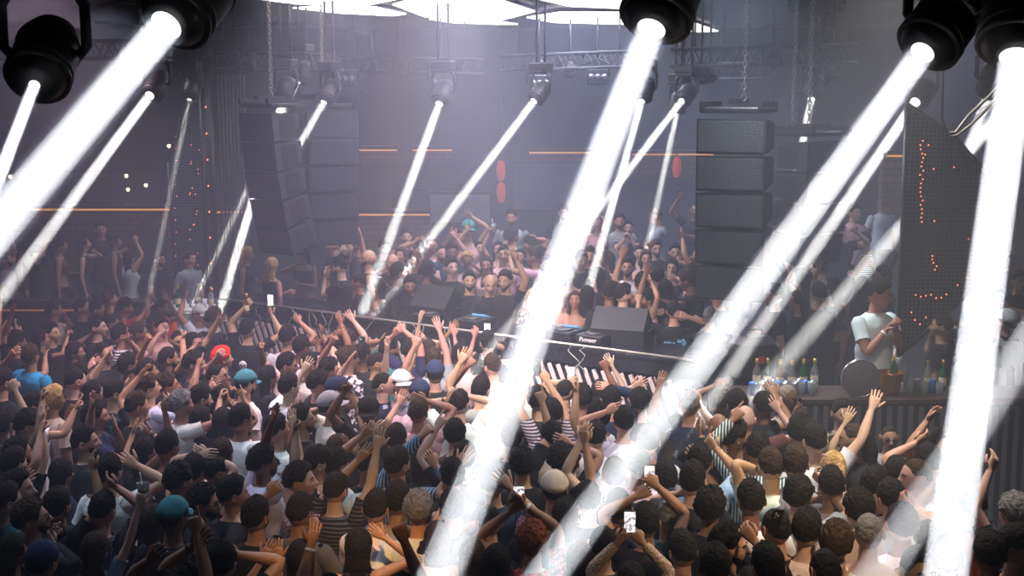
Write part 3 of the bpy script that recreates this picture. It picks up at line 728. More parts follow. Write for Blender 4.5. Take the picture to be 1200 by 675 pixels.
for i in range(16):
    cb=MB()
    x_=rnd.uniform(-L/2+.6,L/2-.1); pts=[Vector((x_,-.045,TZ+.0))]
    for k in range(6): pts.append(pts[-1]+Vector((rnd.uniform(-.08,.08),-.012 if k<2 else .0,-.05+rnd.uniform(-.02,.02))))
    cb.tube(pts,.006,5); cb.build('cable',M['cable'],e)
e.rotation_euler.z=ang
def onbooth(s,back=.3): # point on the table, s from 0 to 1 along it
    p=A+dv*L*s-nv*back; return Vector((p.x,p.y,TZ-.005))
def at_px(px,back):     # table position under an image column
    u=(px-600)/F; # x = u*y ; line p = A+dv*t - nv*back
    o=A-nv*back; tt=(u*o.y-o.x)/(dv.x-u*dv.y); p=o+dv*tt; return Vector((p.x,p.y,TZ-.004))
def monitor(p,yaw,label,w_=.56,h_=.42,tilt=-.6,name='monitor_speaker'):
    e=empty(name,p,label,'loudspeaker',rz=yaw); R=Matrix.Rotation(tilt,3,'X')
    mb=MB(); z0=.02
    prof=[(-.22,0),(.22,0),(.25,.16),(.05,h_),(-.24,.12)]
    v=[(s*w_/2,y,z) for s in(-1,1) for y,z in prof]; k=len(prof)
    mb.add(v,[tuple(range(k)),tuple(range(k,2*k))[::-1]]+[(i,k+i,k+(i+1)%k,(i+1)%k) for i in range(k)],0,False); mb.build('cabinet',M['speaker'],e)
    a=Vector((0,-.24,.12)); b=Vector((0,.05,h_)); cc=(a+b)/2; ty=(b-a).normalized(); nn=Vector((0,-ty.z,ty.y)); Rg=Matrix((Vector((1,0,0)),nn*-1,ty)).transposed()
    MB().box(cc+nn*.006,(w_*.92,.014,(b-a).length*.92),Rg,bev=.004).build('grille',M['grille'],e)
    hh=MB(); 
    for s in(-1,1): hh.tube([(s*w_/2,-.05,.12),(s*(w_/2+.025),-.05,.14),(s*(w_/2+.025),.09,.14),(s*w_/2,.09,.12)],.01,6)
    hh.build('handle',M['metal'],e); return e
monitor(at_px(514,.55),ang+PI,'black wedge monitor speaker among the djs on the booth',.54,.40)
monitor(at_px(732,.55),ang+PI+.25,'black wedge monitor speaker beside the man in the striped blue tee',.60,.38)
def text(s,size,m,parent,loc,rot,name='lettering',ext=.002):
    cu=bpy.data.curves.new(name,'FONT'); cu.body=s; cu.size=size; cu.extrude=ext; cu.align_x='CENTER'; cu.align_y='CENTER'
    t=bpy.data.objects.new(name,cu); me=bpy.data.meshes.new_from_object(t); bpy.data.objects.remove(t); me.materials.clear(); me.materials.append(m)
    o=bpy.data.objects.new(name,me); C.objects.link(o); o.parent=parent; o.location=loc; o.rotation_euler=rot; return o
def player(p,yaw,label,mark=None,name='media_player'):
    e=empty(name,p,label,'dj player' if name=='media_player' else 'dj mixer',group='players on the dj booth',rz=yaw)
    MB().box((0,0,.055),(.33,.40,.10),bev=.012).build('body',M['black'],e)
    if name=='media_player':
        MB().lathe([(.11,0),(.115,.008),(.10,.018),(.02,.02)],(0,.06,.105),24).build('jog_wheel',M['metal'],e)
        MB().box((0,-.12,.115),(.2,.1,.02),Matrix.Rotation(.3,3,'X')).build('screen',M['screenblue'],e)
    else:
        k=MB()
        for i in range(4):
            for j in range(5): k.lathe([(.012,0),(.010,.02),(.003,.022)],(-.12+.08*i,-.15+.06*j,.105),8)
        k.build('knob',M['metal'],e)
    if mark: text(mark,.07,M['white'],e,(0,.205,.055),(PI/2,0,PI))
M['screenblue']=mat('screen_blue',(.1,.3,.6),.3,emit=(.3,.6,1),es=.35)
player(at_px(702,.3),ang+PI+0,'dj player with white lettering on its edge before the woman in strapless black','Pioneer')
player(at_px(665,.3),ang+PI,'dj player with small blue screen half hidden by the widest beam')
player(at_px(628,.3),ang+PI,'dj mixer with rows of knobs behind the widest beam',name='dj_mixer')
player(at_px(556,.3),ang+PI,'dj player in front of the smiling dj')
player(at_px(505,.3),ang+PI,'dj player at the terrace end beside the wedge speaker')

# ---------- tables with bottles
def lathe_obj(name,prof,m,p,label,cat,group=None,n=16,extra=None,R=None):
    o=MB().lathe(prof,(0,0,0),n,R).build(name,m,None); o.location=p; setup(o,label,cat,group)
    if extra: extra(o)
    return o
def glassmat(name,col,rough=.05,tr=.85):
    m=mat(name,col,rough); b=m.node_tree.nodes['Principled BSDF']; b.inputs['Transmission Weight'].default_value=tr; b.inputs['IOR'].default_value=1.3; return m
M['gclear']=glassmat('clear_glass',(.8,.85,.9)); M['ggreen']=glassmat('green_glass',(.03,.16,.08),tr=.4); M['gbrown']=glassmat('brown_glass',(.20,.09,.02),tr=.4)
M['silver']=mat('silver_can',(.6,.62,.65),.25,.9); M['blue']=mat('can_blue',(.05,.15,.45),.35,.3); M['red']=mat('label_red',(.5,.03,.03),.5)
M['copper']=mat('copper',(.55,.22,.06),.3,.85); M['discm']=mat('grey_disc',(.13,.12,.14),.6,noise=(30,.15)); M['cream']=mat('cream_label',(.7,.6,.4),.6); M['gold2']=mat('gold_foil',(.6,.42,.15),.3,.9)
BOT=[(.037,0),(.038,.01),(.038,.17),(.030,.205),(.015,.235),(.014,.29),(.016,.292),(.016,.305),(.012,.305)]
CAN=[(.026,0),(.033,.008),(.033,.115),(.027,.125),(.026,.12)]
GLS=[(.028,0),(.030,.003),(.036,.12),(.034,.12),(.028,.012),(.0,.012)]
bw=['amber','clear','green','brown']
def bottle(p,mk,label,group,s=1):
    o=lathe_obj('bottle',[(r*s,z*s) for r,z in BOT],M[mk],p,label,'bottle',group)
    MB().lathe([(.0385*s,.05*s),(.0390*s,.051*s),(.0390*s,.13*s),(.0385*s,.131*s)],n=16).build('paper_label',M['cream'],o)
    MB().lathe([(.0168*s,.26*s),(.0172*s,.262*s),(.0172*s,.306*s),(.01*s,.308*s)],n=12).build('bottle_cap',M['gold2'],o)
    return o
# bar counter on the near side
BY0,BY1=11.62,12.05; BX0,BX1=1.95,5.3; BZ=1.68
e=empty('bar_counter',((BX0+BX1)/2,BY0+.2,0),'dark bar counter crowded with bottles in front of the man in the white tee','bar counter')
MB().box((0,0,BZ-.03),(BX1-BX0,.55,.06),bev=.012).build('counter_top',M['wood'],e)
MB().box((0,-.05,.81),(BX1-BX0-.06,.36,1.62)).build('carcass',M['black'],e)
s_=MB(); 
for i in range(34): s_.box((-(BX1-BX0)/2+.06+i*.098,-.25,.85),(.045,.03,1.5),bev=.006)
s_.build('slat',M['slatdim'] if 'slatdim' in M else M['metal'],e)
k=0; names={'gclear':'clear glass','ggreen':'green glass','gbrown':'brown glass'}
pos_b=[(893,'gclear'),(906,'ggreen'),(921,'gbrown'),(935,'gclear'),(949,'ggreen'),(962,'gclear'),(1098,'gclear'),(1116,'ggreen')]
wb=['at the end next to the black case','second from the black case','beside the slanting beam','among the silver cans','in the thick of the cans','close to the grey round tray','on the wooden end beyond the copper bucket','last one on the wooden end of the bar']
for (px,mk),w2 in zip(pos_b,wb):
    y_=BY0+.30+.04*math.sin(px); p=Vector(((px-600)/F*y_,y_,BZ)); bottle(p,mk,names[mk]+' bottle on the bar '+w2,'bottles on the bar',.95)
for i in range(26):
    px=888+i*3.9 if i<20 else 1068+(i-20)*9; y_=BY0+.04+.20*((i*7)%5)/5+.02; p=Vector(((px-600)/F*y_,y_,BZ))
    if any(abs(((q-600)/F*(BY0+.3))-p.x)<.075 and abs(y_-(BY0+.3))<.09 for q,_ in pos_b): p.y=BY0+.06
    if abs(px-1017)<26: p.y=BY0+.36
    if i%2==0: lathe_obj('can',CAN,M['silver' if i%8 else 'blue'],p,'small silver drink can standing among glasses on the bar' if i%8 else 'small blue drink can standing among glasses on the bar','can','silver drink cans on the bar' if i%8 else 'blue drink cans on the bar')
    else: lathe_obj('drinking_glass',GLS,M['gclear'],p,'clear tumbler glass standing on the crowded bar','glass','clear tumblers on the bar')
# round grey tray seen on edge, copper bucket, champagne
p=P(1017,452,BY0-.0); e=empty('round_tray',p+Vector((0,0,0)),'large round grey disc standing upright on the bar edge','tray'); e.location.z=BZ+.0
Rx=Matrix.Rotation(PI/2,3,'X')
MB().lathe([(.001,.0),(.165,.0),(.172,.006),(.172,.03),(.165,.036),(.001,.03)],(0,.02,.172),40,Rx).build('disc',M['discm'],e)
MB().lathe([(.166,-.002),(.178,-.002),(.18,.004),(.18,.034),(.170,.038),(.166,.0)],(0,.02,.172),40,Rx).build('rim',M['silver'],e)
e.location.y=BY0+.0; e.location.x=(1017-600)/F*BY0
MB().box((0,.06,.012),(.14,.12,.02)).build('stand',M['metal'],e)
p=Vector(((1053-600)/F*(BY0+.12),BY0+.12,BZ))
lathe_obj('ice_bucket',[(.07,0),(.085,.004),(.10,.06),(.125,.2),(.13,.21),(.118,.205),(.09,.06),(.001,.02)],M['copper'],p,'glowing copper ice bucket on the bar beside the grey disc','bucket',n=24)
p2=p+Vector((.03,0,.06)); o=bottle(p2,'ggreen','dark green champagne bottle standing in the copper bucket','bottles on the bar',1.0)
p=Vector(((1018-600)/F*(BY0+.36),BY0+.38,BZ)); bottle(p+Vector((0,-.0,0)),'gbrown','tall champagne bottle with gold neck rising behind the grey disc','bottles on the bar',1.45)
# pitcher and tray on the wooden end
p=Vector(((1072-600)/F*(BY0+.18),BY0+.3,BZ)); lathe_obj('pitcher',[(.05,0),(.055,.01),(.06,.12),(.05,.19),(.058,.22),(.052,.215),(.045,.18),(.05,.02),(.001,.02)],M['gclear'],p,'clear glass pitcher on the bar beyond the copper bucket','pitcher',n=20)
# black flight case with a handle and round lid between booth and bar
p=P(884,452,12.3); e=empty('equipment_case',(p.x-.02,12.35,1.65),'rounded black case with a handle and red tag at the bar end','case',rz=.5)
MB().box((0,0,.24),(.42,.34,.46),bev=.07).build('shell',M['black'],e)
MB().tube([(-.10,-.02,.47),(-.10,-.02,.53),(.10,-.02,.53),(.10,-.02,.47)],.014,8).build('handle',M['metal'],e)
MB().lathe([(.16,0),(.18,.01),(.17,.03),(.05,.04)],(.21,0,.24),24,Matrix.Rotation(PI/2,3,'Y')).build('round_lid',M['speaker'],e)
MB().box((-.03,-.175,.26),(.07,.008,.07)).build('tag',M['red'],e)
st_=MB().box((0,0,1.025),(.5,.45,.05),bev=.01); st_.box((0,0,.5),(.1,.1,1.0)); st_.box((0,0,.01),(.4,.4,.02)); o=st_.build('side_table',M['metal']); o.location=(p.x-.02,12.35,.6); setup(o,'small dark side table carrying the black case','table')
# vip table with bottles and cups on the terrace side, under the bright beam
e=empty('bottle_table',(-4.28,17.9,.0),'white topped drinks table glowing under a beam beside the booth','table')
MB().box((0,0,1.46),(1.05,.55,.04),bev=.01).build('table_top',M['white'],e); MB().box((0,.0,.72),(.95,.45,1.44),bev=.02).build('body',M['paleboard'],e)
for i in range(16):
    p=Vector((-4.75+.062*i,17.72+.13*(i%3),1.48))
    if i%4==1: bottle(p,['gclear','ggreen','gbrown'][i%3],['clear glass','green glass','brown glass'][i%3]+' bottle on the glowing drinks table '+['','nearest the terrace','','','','behind the cups','','','','in the middle','','','','at the booth end'][i],'bottles on the drinks table')
    elif i%4==3: lathe_obj('cup',GLS,M['white'],p,'white cup on the glowing drinks table','cup','white cups on the drinks table')
    else: lathe_obj('drinking_glass',GLS,M['gclear'],p,'clear glass on the glowing drinks table','glass','clear glasses on the drinks table')
# cables looping beside the near lamp
for a_,b_,c_,l in (((1112,156,9),(1135,135,9),(1160,112,9),'upper black cable sagging beside the bright near beam'),((1113,160,9),(1138,146,9),(1175,108,9),'lower black cable sagging beside the bright near beam')):
    o=MB().tube([P(*a_),P(a_[0]+8,a_[1]-1,9),P(*b_),P(*c_),P(c_[0]+40,c_[1]-45,9),P(c_[0]+60,-30,9)],.012,6).build('cable',M['black']); setup(o,l,'cable')
o=MB().tube([P(1105,-20,10),P(1105,100,10),P(1104,140,10),P(1112,158,10),P(1123,175,11.8),P(1124,185,12.5)],.008,6).build('cable',M['black']); setup(o,'thin black cable hanging straight down to the perforated panel','cable')

# small lights, and invented glowing ovals for the red glow at the back
M['glow_shape']=mat('red_glow',(.6,.08,.03),.6,emit=(1,.16,.05),es=.12); M['bulb']=mat('warm_bulb',(1,.8,.6),.5,emit=(1,.7,.45),es=4)
def glow_shape(px,py,d,n,label):
    p=P(px,py,d); e=empty('added_glow',p,label,'glow_shape')
    for i in range(n): MB().lathe([(.03,-.20),(.07,-.16),(.095,0),(.07,.16),(.03,.20)],(0,0,-.42*i),14).build('glow_oval',M['glow_shape'],e)
    MB().tube([(0,0,-.42*n+.2),(0,0,ZC-p.z)],.012,5).build('cord',M['black'],e)
glow_shape(587,200,25,2,'added double red glow shape beside the slanting beam over the back crowd')
glow_shape(793,196,25,1,'added red glow shape behind the far beams near the big speaker column')
def wlamp(px,py,d,label):
    p=P(px,py,d); e=empty('wall_lamp',p,label,'wall lamp','tiny bright wall lamps')
    MB().lathe([(.002,-.04),(.03,-.025),(.035,0),(.03,.025),(.002,.04)],(0,0,0),10).build('bulb',M['bulb'],e)
    MB().lathe([(.02,.03),(.05,.05),(.02,.08)],(0,0,0),10).build('holder',M['metal'],e)
    MB().tube([(0,0,.06),(0,.12,.06),(0,27.5-d if False else .3,.06)],.01,5).build('bracket',M['metal'],e)
for x,y,l in ((148,206,'tiny bright lamp above the long terrace ledge'),(150,222,'second tiny bright lamp just over the terrace ledge'),(171,217,'tiny bright lamp beside the narrow dim beam over the terrace'),(198,171,'tiny warm lamp high on the dark tower side'),(12,207,'tiny bright lamp at the far terrace edge')): wlamp(x,y,24.6,l)
# ---------- who stands where: head pixel x y, facing (degrees turned to the right from away), hair, top, arms, extras
# hair: s short z buzz k slick m messy c curly r braids l long p pony u bun o bob b bald ; colour after it: n brown y blond g grey a auburn R red
# top: type (t tee T tank g long n knit c crop b bikini x strapless 0 bare v shirt) colour, then = | * : for a pattern
FLOOR = '''
38 610 70 mn gK mm G.beard
48 664 20 s tN* dd C=N
112 645 25 on tL 168,578g/d
66 597 30 s tK 110,552r/d
118 602 15 s tD| 138,572r/d
202 610 15 s tK dd C=T
176 612 10 ln TK dd
235 592 75 c tK dd G
215 692 20 s tK 226,640o/229,610p B
190 702 40 s tV 176,656r/d
260 664 10 s tK 280,650f/d
252 556 50 z TK dd
271 582 40 s tK dd
308 544 60 c tW 320,490o/346,508f G.beard
352 565 75 c tP: dd
392 578 20 s tD= 443,520o/433,522o
420 641 5 o TK 450,630o/d B
352 656 10 l tW 308,655o/326,656o
388 704 -40 s tK 364,640o/d B
466 589 15 s tG dd
466 547 20 s gL| 508,494f/511,546r
470 706 5 s TK 473,632f/d
373 545 60 s tK dd
394 547 30 m tW dd
490 601 0 cg tW dd
578 567 5 s tN dd C=N
573 615 5 z tK 598,572o/563,612r
624 638 0 ca tR: 597,600g/614,592g PH=608,578 B
649 576 0 s tP: 686,520r/d C=E B
665 545 25 m tK dd
554 654 5 ln tE dd
582 662 0 l t* dd
706 641 10 z tK dd
784 606 -10 zg tT dd
812 566 0 s tK dd
757 616 0 s tK 745,582g/770,570g PH=761,557
740 682 0 l nE 724,636g/753,636g PH=738,612
832 597 30 c tK dd
852 642 105 m tD dd beard
838 668 15 s gK 884,634g/d PH=909,611s
910 622 -30 z tK 948,668r/d
936 583 15 m tG dd
904 551 0 sn tW 887,550f/d EL=870,584 B
862 514 60 m gK 822,512o/834,524o
888 530 10 s gW| dd
974 572 10 s tG dd
1024 572 65 s tG| dd
1006 599 0 c tE dd
980 640 0 cn tE dd
1018 628 5 zg 0E dd
1076 560 -80 zn tW dd
1088 634 0 ln tV dd
1076 672 170 s tK dd
1138 592 10 s tO dd
1188 604 -30 cg tG 1160,552r/d B
1190 644 110 s vN dd
968 672 0 z tK dd
1003 516 -85 zn tK dd
1015 530 -20 o TK dd
1104 524 150 s tN 1086,494r/d G
1090 545 -20 s tG 1072,520r/d
976 548 0 py tP 993,560r/d
750 474 0 c tK 741,454o/d B
731 497 5 s tW dd
700 491 -65 m tW dd
808 476 10 zg tN dd
845 470 5 ln tP 838,452l/d
864 478 5 s tK dd
896 478 0 r tN dd
842 505 0 b tK dd
873 494 0 b tV dd
778 522 0 on tK dd
792 507 15 s tL dd
938 508 0 c tP: 941,514o/d
932 547 0 sn tG dd
492 464 0 s tP dd C=N
538 476 10 s tW 523,468o/546,464r B
490 486 0 sn tP 500,470r/d
533 512 0 m tK dd
563 460 10 s tG dd
600 516 0 s tK dd
630 472 0 c tK dd
648 487 0 s tW= 618,446g/641,446g PH=629,431
646 513 0 s tW 655,518p/d
661 461 25 z tN 664,448g/d PH=669,438
682 469 10 m tG dd
703 460 0 l tK dd
698 514 0 s tW dd
716 472 -5 s gN 716,455r/d
656 541 10 m tK 668,520r/d
286 452 45 s tW dd C=T
256 467 60 l tK dd
260 494 10 o tK dd
282 494 35 s tW dd G
338 456 40 s tW dd
260 536 10 sn tE dd
324 506 50 s tW dd
354 494 80 s tK 348,502f/d B
394 460 70 s tK 400,447r/d C=N EL=422,464
388 478 60 s tW 386,478r/d C=G
394 526 80 ln TK 402,515r/d
432 484 170 s tK dd C=K
448 452 75 z tN: dd
470 452 150 s tG 466,474o/d C=W
372 452 60 m tK dd
384 436 50 m tP dd
464 518 10 s tK 440,505r/d
36 419 20 sn tB 53,420r/d EL=72,448
38 478 75 s tW 88,480p/d G.beard
60 470 40 sy tP 78,490r/d
86 448 60 z tK dd
108 460 60 l tK dd
132 463 60 s tT* dd
112 490 75 c tN 137,504o/155,510o
174 456 50 mn tW dd
197 454 60 mn tE 232,430p/d
212 476 60 cg tW dd
196 526 15 s TK 194,486r/d EL=222,518
16 546 20 s tK 48,498o/d
2 500 20 s tK 18,458g/d
128 556 20 s tW 160,545o/d
168 530 20 l tK 177,508o/d B
226 556 15 s TR 234,534r/242,534r
70 556 40 l tN dd
20 534 60 s tT dd
19 403 30 s tK dd
14 388 60 l tK dd
1 384 90 z tE dd
48 398 70 l tK dd
62 365 60 sn tP 77,372p/d
60 392 110 s tK dd
112 364 80 s tT dd
97 362 100 sn tK dd
128 381 60 z tK dd
114 385 80 s tK 108,392r/d
122 416 125 k tK dd G
141 394 60 s tW= 149,388o/d EL=160,416 B
86 413 70 l tK dd
94 442 50 m tK dd
144 362 60 s tR 174,352f/d
128 352 60 s tK 131,364o/d
192 362 110 sn tO 197,352o/d EL=212,372
190 386 140 s tP 186,392r/d
208 400 150 z tK dd
196 422 60 k tK dd
234 370 100 s tW 216,352o/d C=W
226 428 60 m tK dd
172 437 50 s tK dd
226 402 120 l tK 230,404p/d
162 392 70 sn tP dd
250 374 30 mn tK 256,386o/246,392o
290 388 20 s tK 287,360g/319,370g PH=317,352 BT=289,346
260 422 60 cR tK dd
254 442 70 z tK dd G
314 442 60 l tK dd
334 430 70 s tP 306,410f/d
336 397 20 m tW 352,378r/d
352 409 40 s tW 366,402o/379,394o
406 402 30 cn tK 414,376o/d B
408 422 50 cn tW* 402,420r/d
440 427 60 z tK dd
456 410 60 c tT 446,400o/d
362 430 50 s tW 390,416f/d
388 412 30 s tK 400,380o/394,392o
480 412 30 m tN 474,388r/462,392f
424 418 40 s tK 424,412g/d PH=424,402s
502 410 20 on tP 492,376r/500,398o
508 424 10 sn tG 513,378o/d
523 428 0 l tK 532,384o/d
560 428 -10 o tP 556,394r/d
572 404 0 s tK 579,404g/d PH=571,386
539 418 20 s tP dd
510 440 0 s tK dd C=N
564 458 10 s tN dd
578 432 -20 sn tE 584,424r/d
605 440 0 s tW dd
1 450 40 s tK dd
30 500 60 m tG dd
8 590 40 s tK dd
14 648 30 l tK dd
160 478 60 sn tK dd
150 430 60 s tN dd
20 575 80 s tT dd
100 520 60 s tK dd
236 492 40 l tK dd
208 566 20 m tK dd
232 470 60 s tN dd
300 608 20 s tK dd
440 600 15 s tW dd
350 604 25 s tD dd
512 632 0 on tP dd
530 560 0 s tK dd
430 545 20 s tK dd
494 540 10 l tK dd
545 540 5 s tK dd
530 600 5 s tK dd
612 546 0 m tK dd
690 590 0 s tK dd
720 560 5 s tK dd
748 548 0 s tW dd
680 660 0 l tP dd
725 600 0 s tN dd
662 604 0 o tK dd
780 565 0 s tK dd
800 650 -5 s tT dd
880 590 10 s tW dd
945 625 10 s tW dd
900 670 0 s tD dd
1046 590 0 s tW dd
1058 620 0 m tW dd
1110 660 0 s tG dd
1112 585 0 s tW dd
1050 560 0 s tV dd
1160 655 10 s tK dd
955 520 0 s tW dd
760 520 0 s tW dd
820 545 0 s tL dd
'''
STAGE = '''
70 288 80 p cV jd
98 286 80 l TK md
134 284 75 u TK dd
152 302 40 l TW 160,284r/m EL=163,297
20 292 60 l cK vd
44 298 80 s tK dd
118 270 150 s tK dd
8 312 90 sn tG dd
186 312 100 s tK dd
222 305 120 s tG dd
288 298 100 ly TK jd
318 312 40 ly cN jd
356 297 192 ln bK jm G
400 314 -75 s tK 381,326l/384,324l B
392 288 -120 s tK 404,283f/d
421 288 -70 s tK 410,294f/d
402 270 170 la cP dd
432 304 -100 b TK dd
422 332 -90 s tK dd
460 309 -150 b tK dd
466 321 60 s tK dd
476 279 170 s TK 480,290g/d
492 294 10 s tW 486,284r/d
447 353 -60 o cK 441,330o/d
506 289 160 sn TP dd
516 297 150 z tE dd
538 279 170 s tK 524,282r/d
549 262 180 s cP 553,254r/545,272r C=G2
548 305 190 cy cP cd
562 291 170 ln cP dd
584 293 180 l bK 574,272g/d
600 277 30 c TK md
610 301 190 l bV md
622 287 -60 s tK 628,280r/d
628 302 -80 sn tP cd
480 333 165 s tK jj HP=-.35
500 318 20 c tK dd HS
529 315 160 s tK dd
550 331 180 s tK jj beard
574 333 178 b tK j583,384r HS HP=-.25
593 330 210 s tK dd
624 350 170 ly tE* jd
681 306 170 sn tK dd
692 301 190 s tK jj
713 305 -85 ln TP 708,290o/d
749 297 190 sn cP dd
757 303 180 ln cP 744,330r/d
769 292 170 s tK dd
791 297 185 s tK md beard
788 313 190 l bK mm
820 302 -60 s tK 800,280o/d
808 322 -60 l cK dd
810 330 -60 mn tK oo HP=-.3
824 313 190 ln TK 830,332o/o
770 327 10 s tK dd
752 334 0 s tK dd
718 342 0 l cK dd
658 348 60 ly xW md
674 353 205 ln xK oo HP=.25
688 347 30 l TK dd
714 345 10 s tK dd
730 347 80 s tL= rd
760 350 -100 l cP 764,332f/d
790 367 0 s tK 748,354f/d
832 374 10 sg tK rr
908 348 -85 s tK 888,390r/d
936 354 -80 ln gK 916,378o/d
940 331 -60 ln TK 928,318g/d
934 300 170 s tK dd
982 268 170 s tK cd
1014 282 -75 z TW= j986,314r
1010 336 20 l TK dd
978 338 -30 l cK dd
962 316 -60 s tG dd
1036 326 -90 s tN 1050,300f/d
1104 384 -60 s tK 1117,376r/d
1128 400 -30 s tK dd
1180 380 -40 s tG dd C=W
1166 350 170 s tN dd
1194 330 170 s tK dd
1178 420 -80 o gK dd
1150 300 160 s tK dd
960 346 10 s tK dd
842 344 -60 s TK ox
640 312 175 s tK dd
650 330 180 o cK dd
668 322 190 l cP dd
700 325 -60 l TK dd
736 315 180 s tW dd
780 340 -30 l tK dd
590 300 180 s tP dd
570 310 170 on cP dd
530 296 180 s tN dd
450 292 170 s tK dd
486 306 160 s tK dd
470 300 -140 on cK dd
'''
TIER = '''
600 256 190 s tG dd
736 268 185 s tK 737,278g/733,279g
772 253 -80 zn tG jj HP=-.3
726 260 190 s tG dd
815 247 185 z tK 795,233g/804,276o beard PH=795,224s
1034 240 170 zg tW dd
1000 250 150 s tP dd
690 240 180 s tP dd
660 250 175 s tK dd
872 268 180 s tK dd
700 262 170 on cP dd
'''
BAR = '''
1027 346 150 s tW 1038,388g/1049,384g B HY=.55 HP=-.15
'''
COL={'K':(.013,.014,.018),'W':(.72,.72,.76),'G':(.27,.27,.30),'D':(.07,.075,.09),'N':(.02,.03,.07),'B':(.02,.28,.62),'T':(.05,.20,.24),'O':(.75,.13,.03),'R':(.6,.05,.05),
 'P':(.55,.36,.38),'E':(.50,.42,.34),'L':(.30,.42,.58),'V':(.09,.035,.03),'G2':(.06,.30,.27)}
CN={'K':'black','W':'white','G':'grey','D':'charcoal','N':'navy','B':'bright blue','T':'teal','O':'orange','R':'red','P':'pale pink','E':'beige','L':'light blue','V':'dark brown','G2':'green'}
HK={'s':'short','z':'buzz','k':'slick','m':'messy','c':'curly','r':'braids','l':'long','p':'pony','u':'bun','o':'bob','b':'bald'}
HNM={'s':'short','z':'cropped','k':'slicked','m':'tousled','c':'curly','r':'braided','l':'long','p':'ponytailed','u':'bunned','o':'bobbed','b':'bald'}
HC={'':(.012,.010,.009),'n':(.038,.023,.015),'y':(.42,.27,.11),'g':(.16,.15,.15),'a':(.18,.05,.02),'R':(.65,.03,.02)}
HCN={'':'black','n':'brown','y':'blond','g':'grey','a':'auburn','R':'red'}
TT={'t':'tee','T':'tank','g':'long','n':'knit','c':'crop','b':'bra','x':'strapless','0':'bare','v':'polo'}
TN={'t':'tee','T':'tank top','g':'long-sleeved top','n':'knit sweater','c':'crop top','b':'bikini top','x':'strapless top','0':'bare back','v':'shirt'}
PAT={'=':'stripe','|':'vstripe','*':'floral',':':'speckle'}
PN={'=':'striped ','|':'pinstriped ','*':'patterned ',':':'speckled '}
AN={'d':None,'m':'hand at chest','j':'hands together low','v':'arm thrown out','o':'arm out sideways','c':'hand held up front','r':'arm reaching forward','x':'fists drawn in'}
HANDN={'o':'open hand raised','r':'arm raised with loose hand','f':'fist raised','p':'finger pointing up','g':'hand up gripping','l':'flat hands up'}
PLACE=[ # things one can find, each with a pixel
 ('the green-haired dancer',549,262),('the drinks table',260,360),('the striped booth front',700,440),('the grey cap',649,576),('the red-haired head',260,422),('the bright blue tee',36,419),('the orange tee',1138,592),
 ('the teal patterned tee',132,463),('the knit sleeves',740,670),('the bald dj',574,333),('the man in the white tee behind the bar',1027,346),('the perforated panel',1110,300),('the copper bucket',1053,440),('the white cap',470,452),
 ('the big speaker column',858,300),('the hazy speaker pair',330,280),('the terrace wall',70,350),('the orange tank',192,362),('the raised cup',174,570),('the black case',884,425),('the braided hair',896,478),
 ('the clapping striped-shirt man',400,570),('the camera phone in the corner',909,611),('the skull-print tee',290,400),('the pinstriped sleeves',485,540),('the navy cap',492,464),('the wedge speaker',735,390),('the lit sunglasses man',1042,512),
 ('the auburn curls',624,638),('the raised bottle',289,350),('the dancing woman in white',152,320),('the big middle beam',570,560),('the second big beam',740,560),('the beam crossing',1090,590)]
SK=[(.42,.24,.165),(.36,.20,.135),(.48,.29,.21),(.30,.16,.10),(.40,.225,.15),(.20,.10,.06),(.50,.32,.24),(.45,.26,.18)]
allp=[]; used={}
HZ=.933
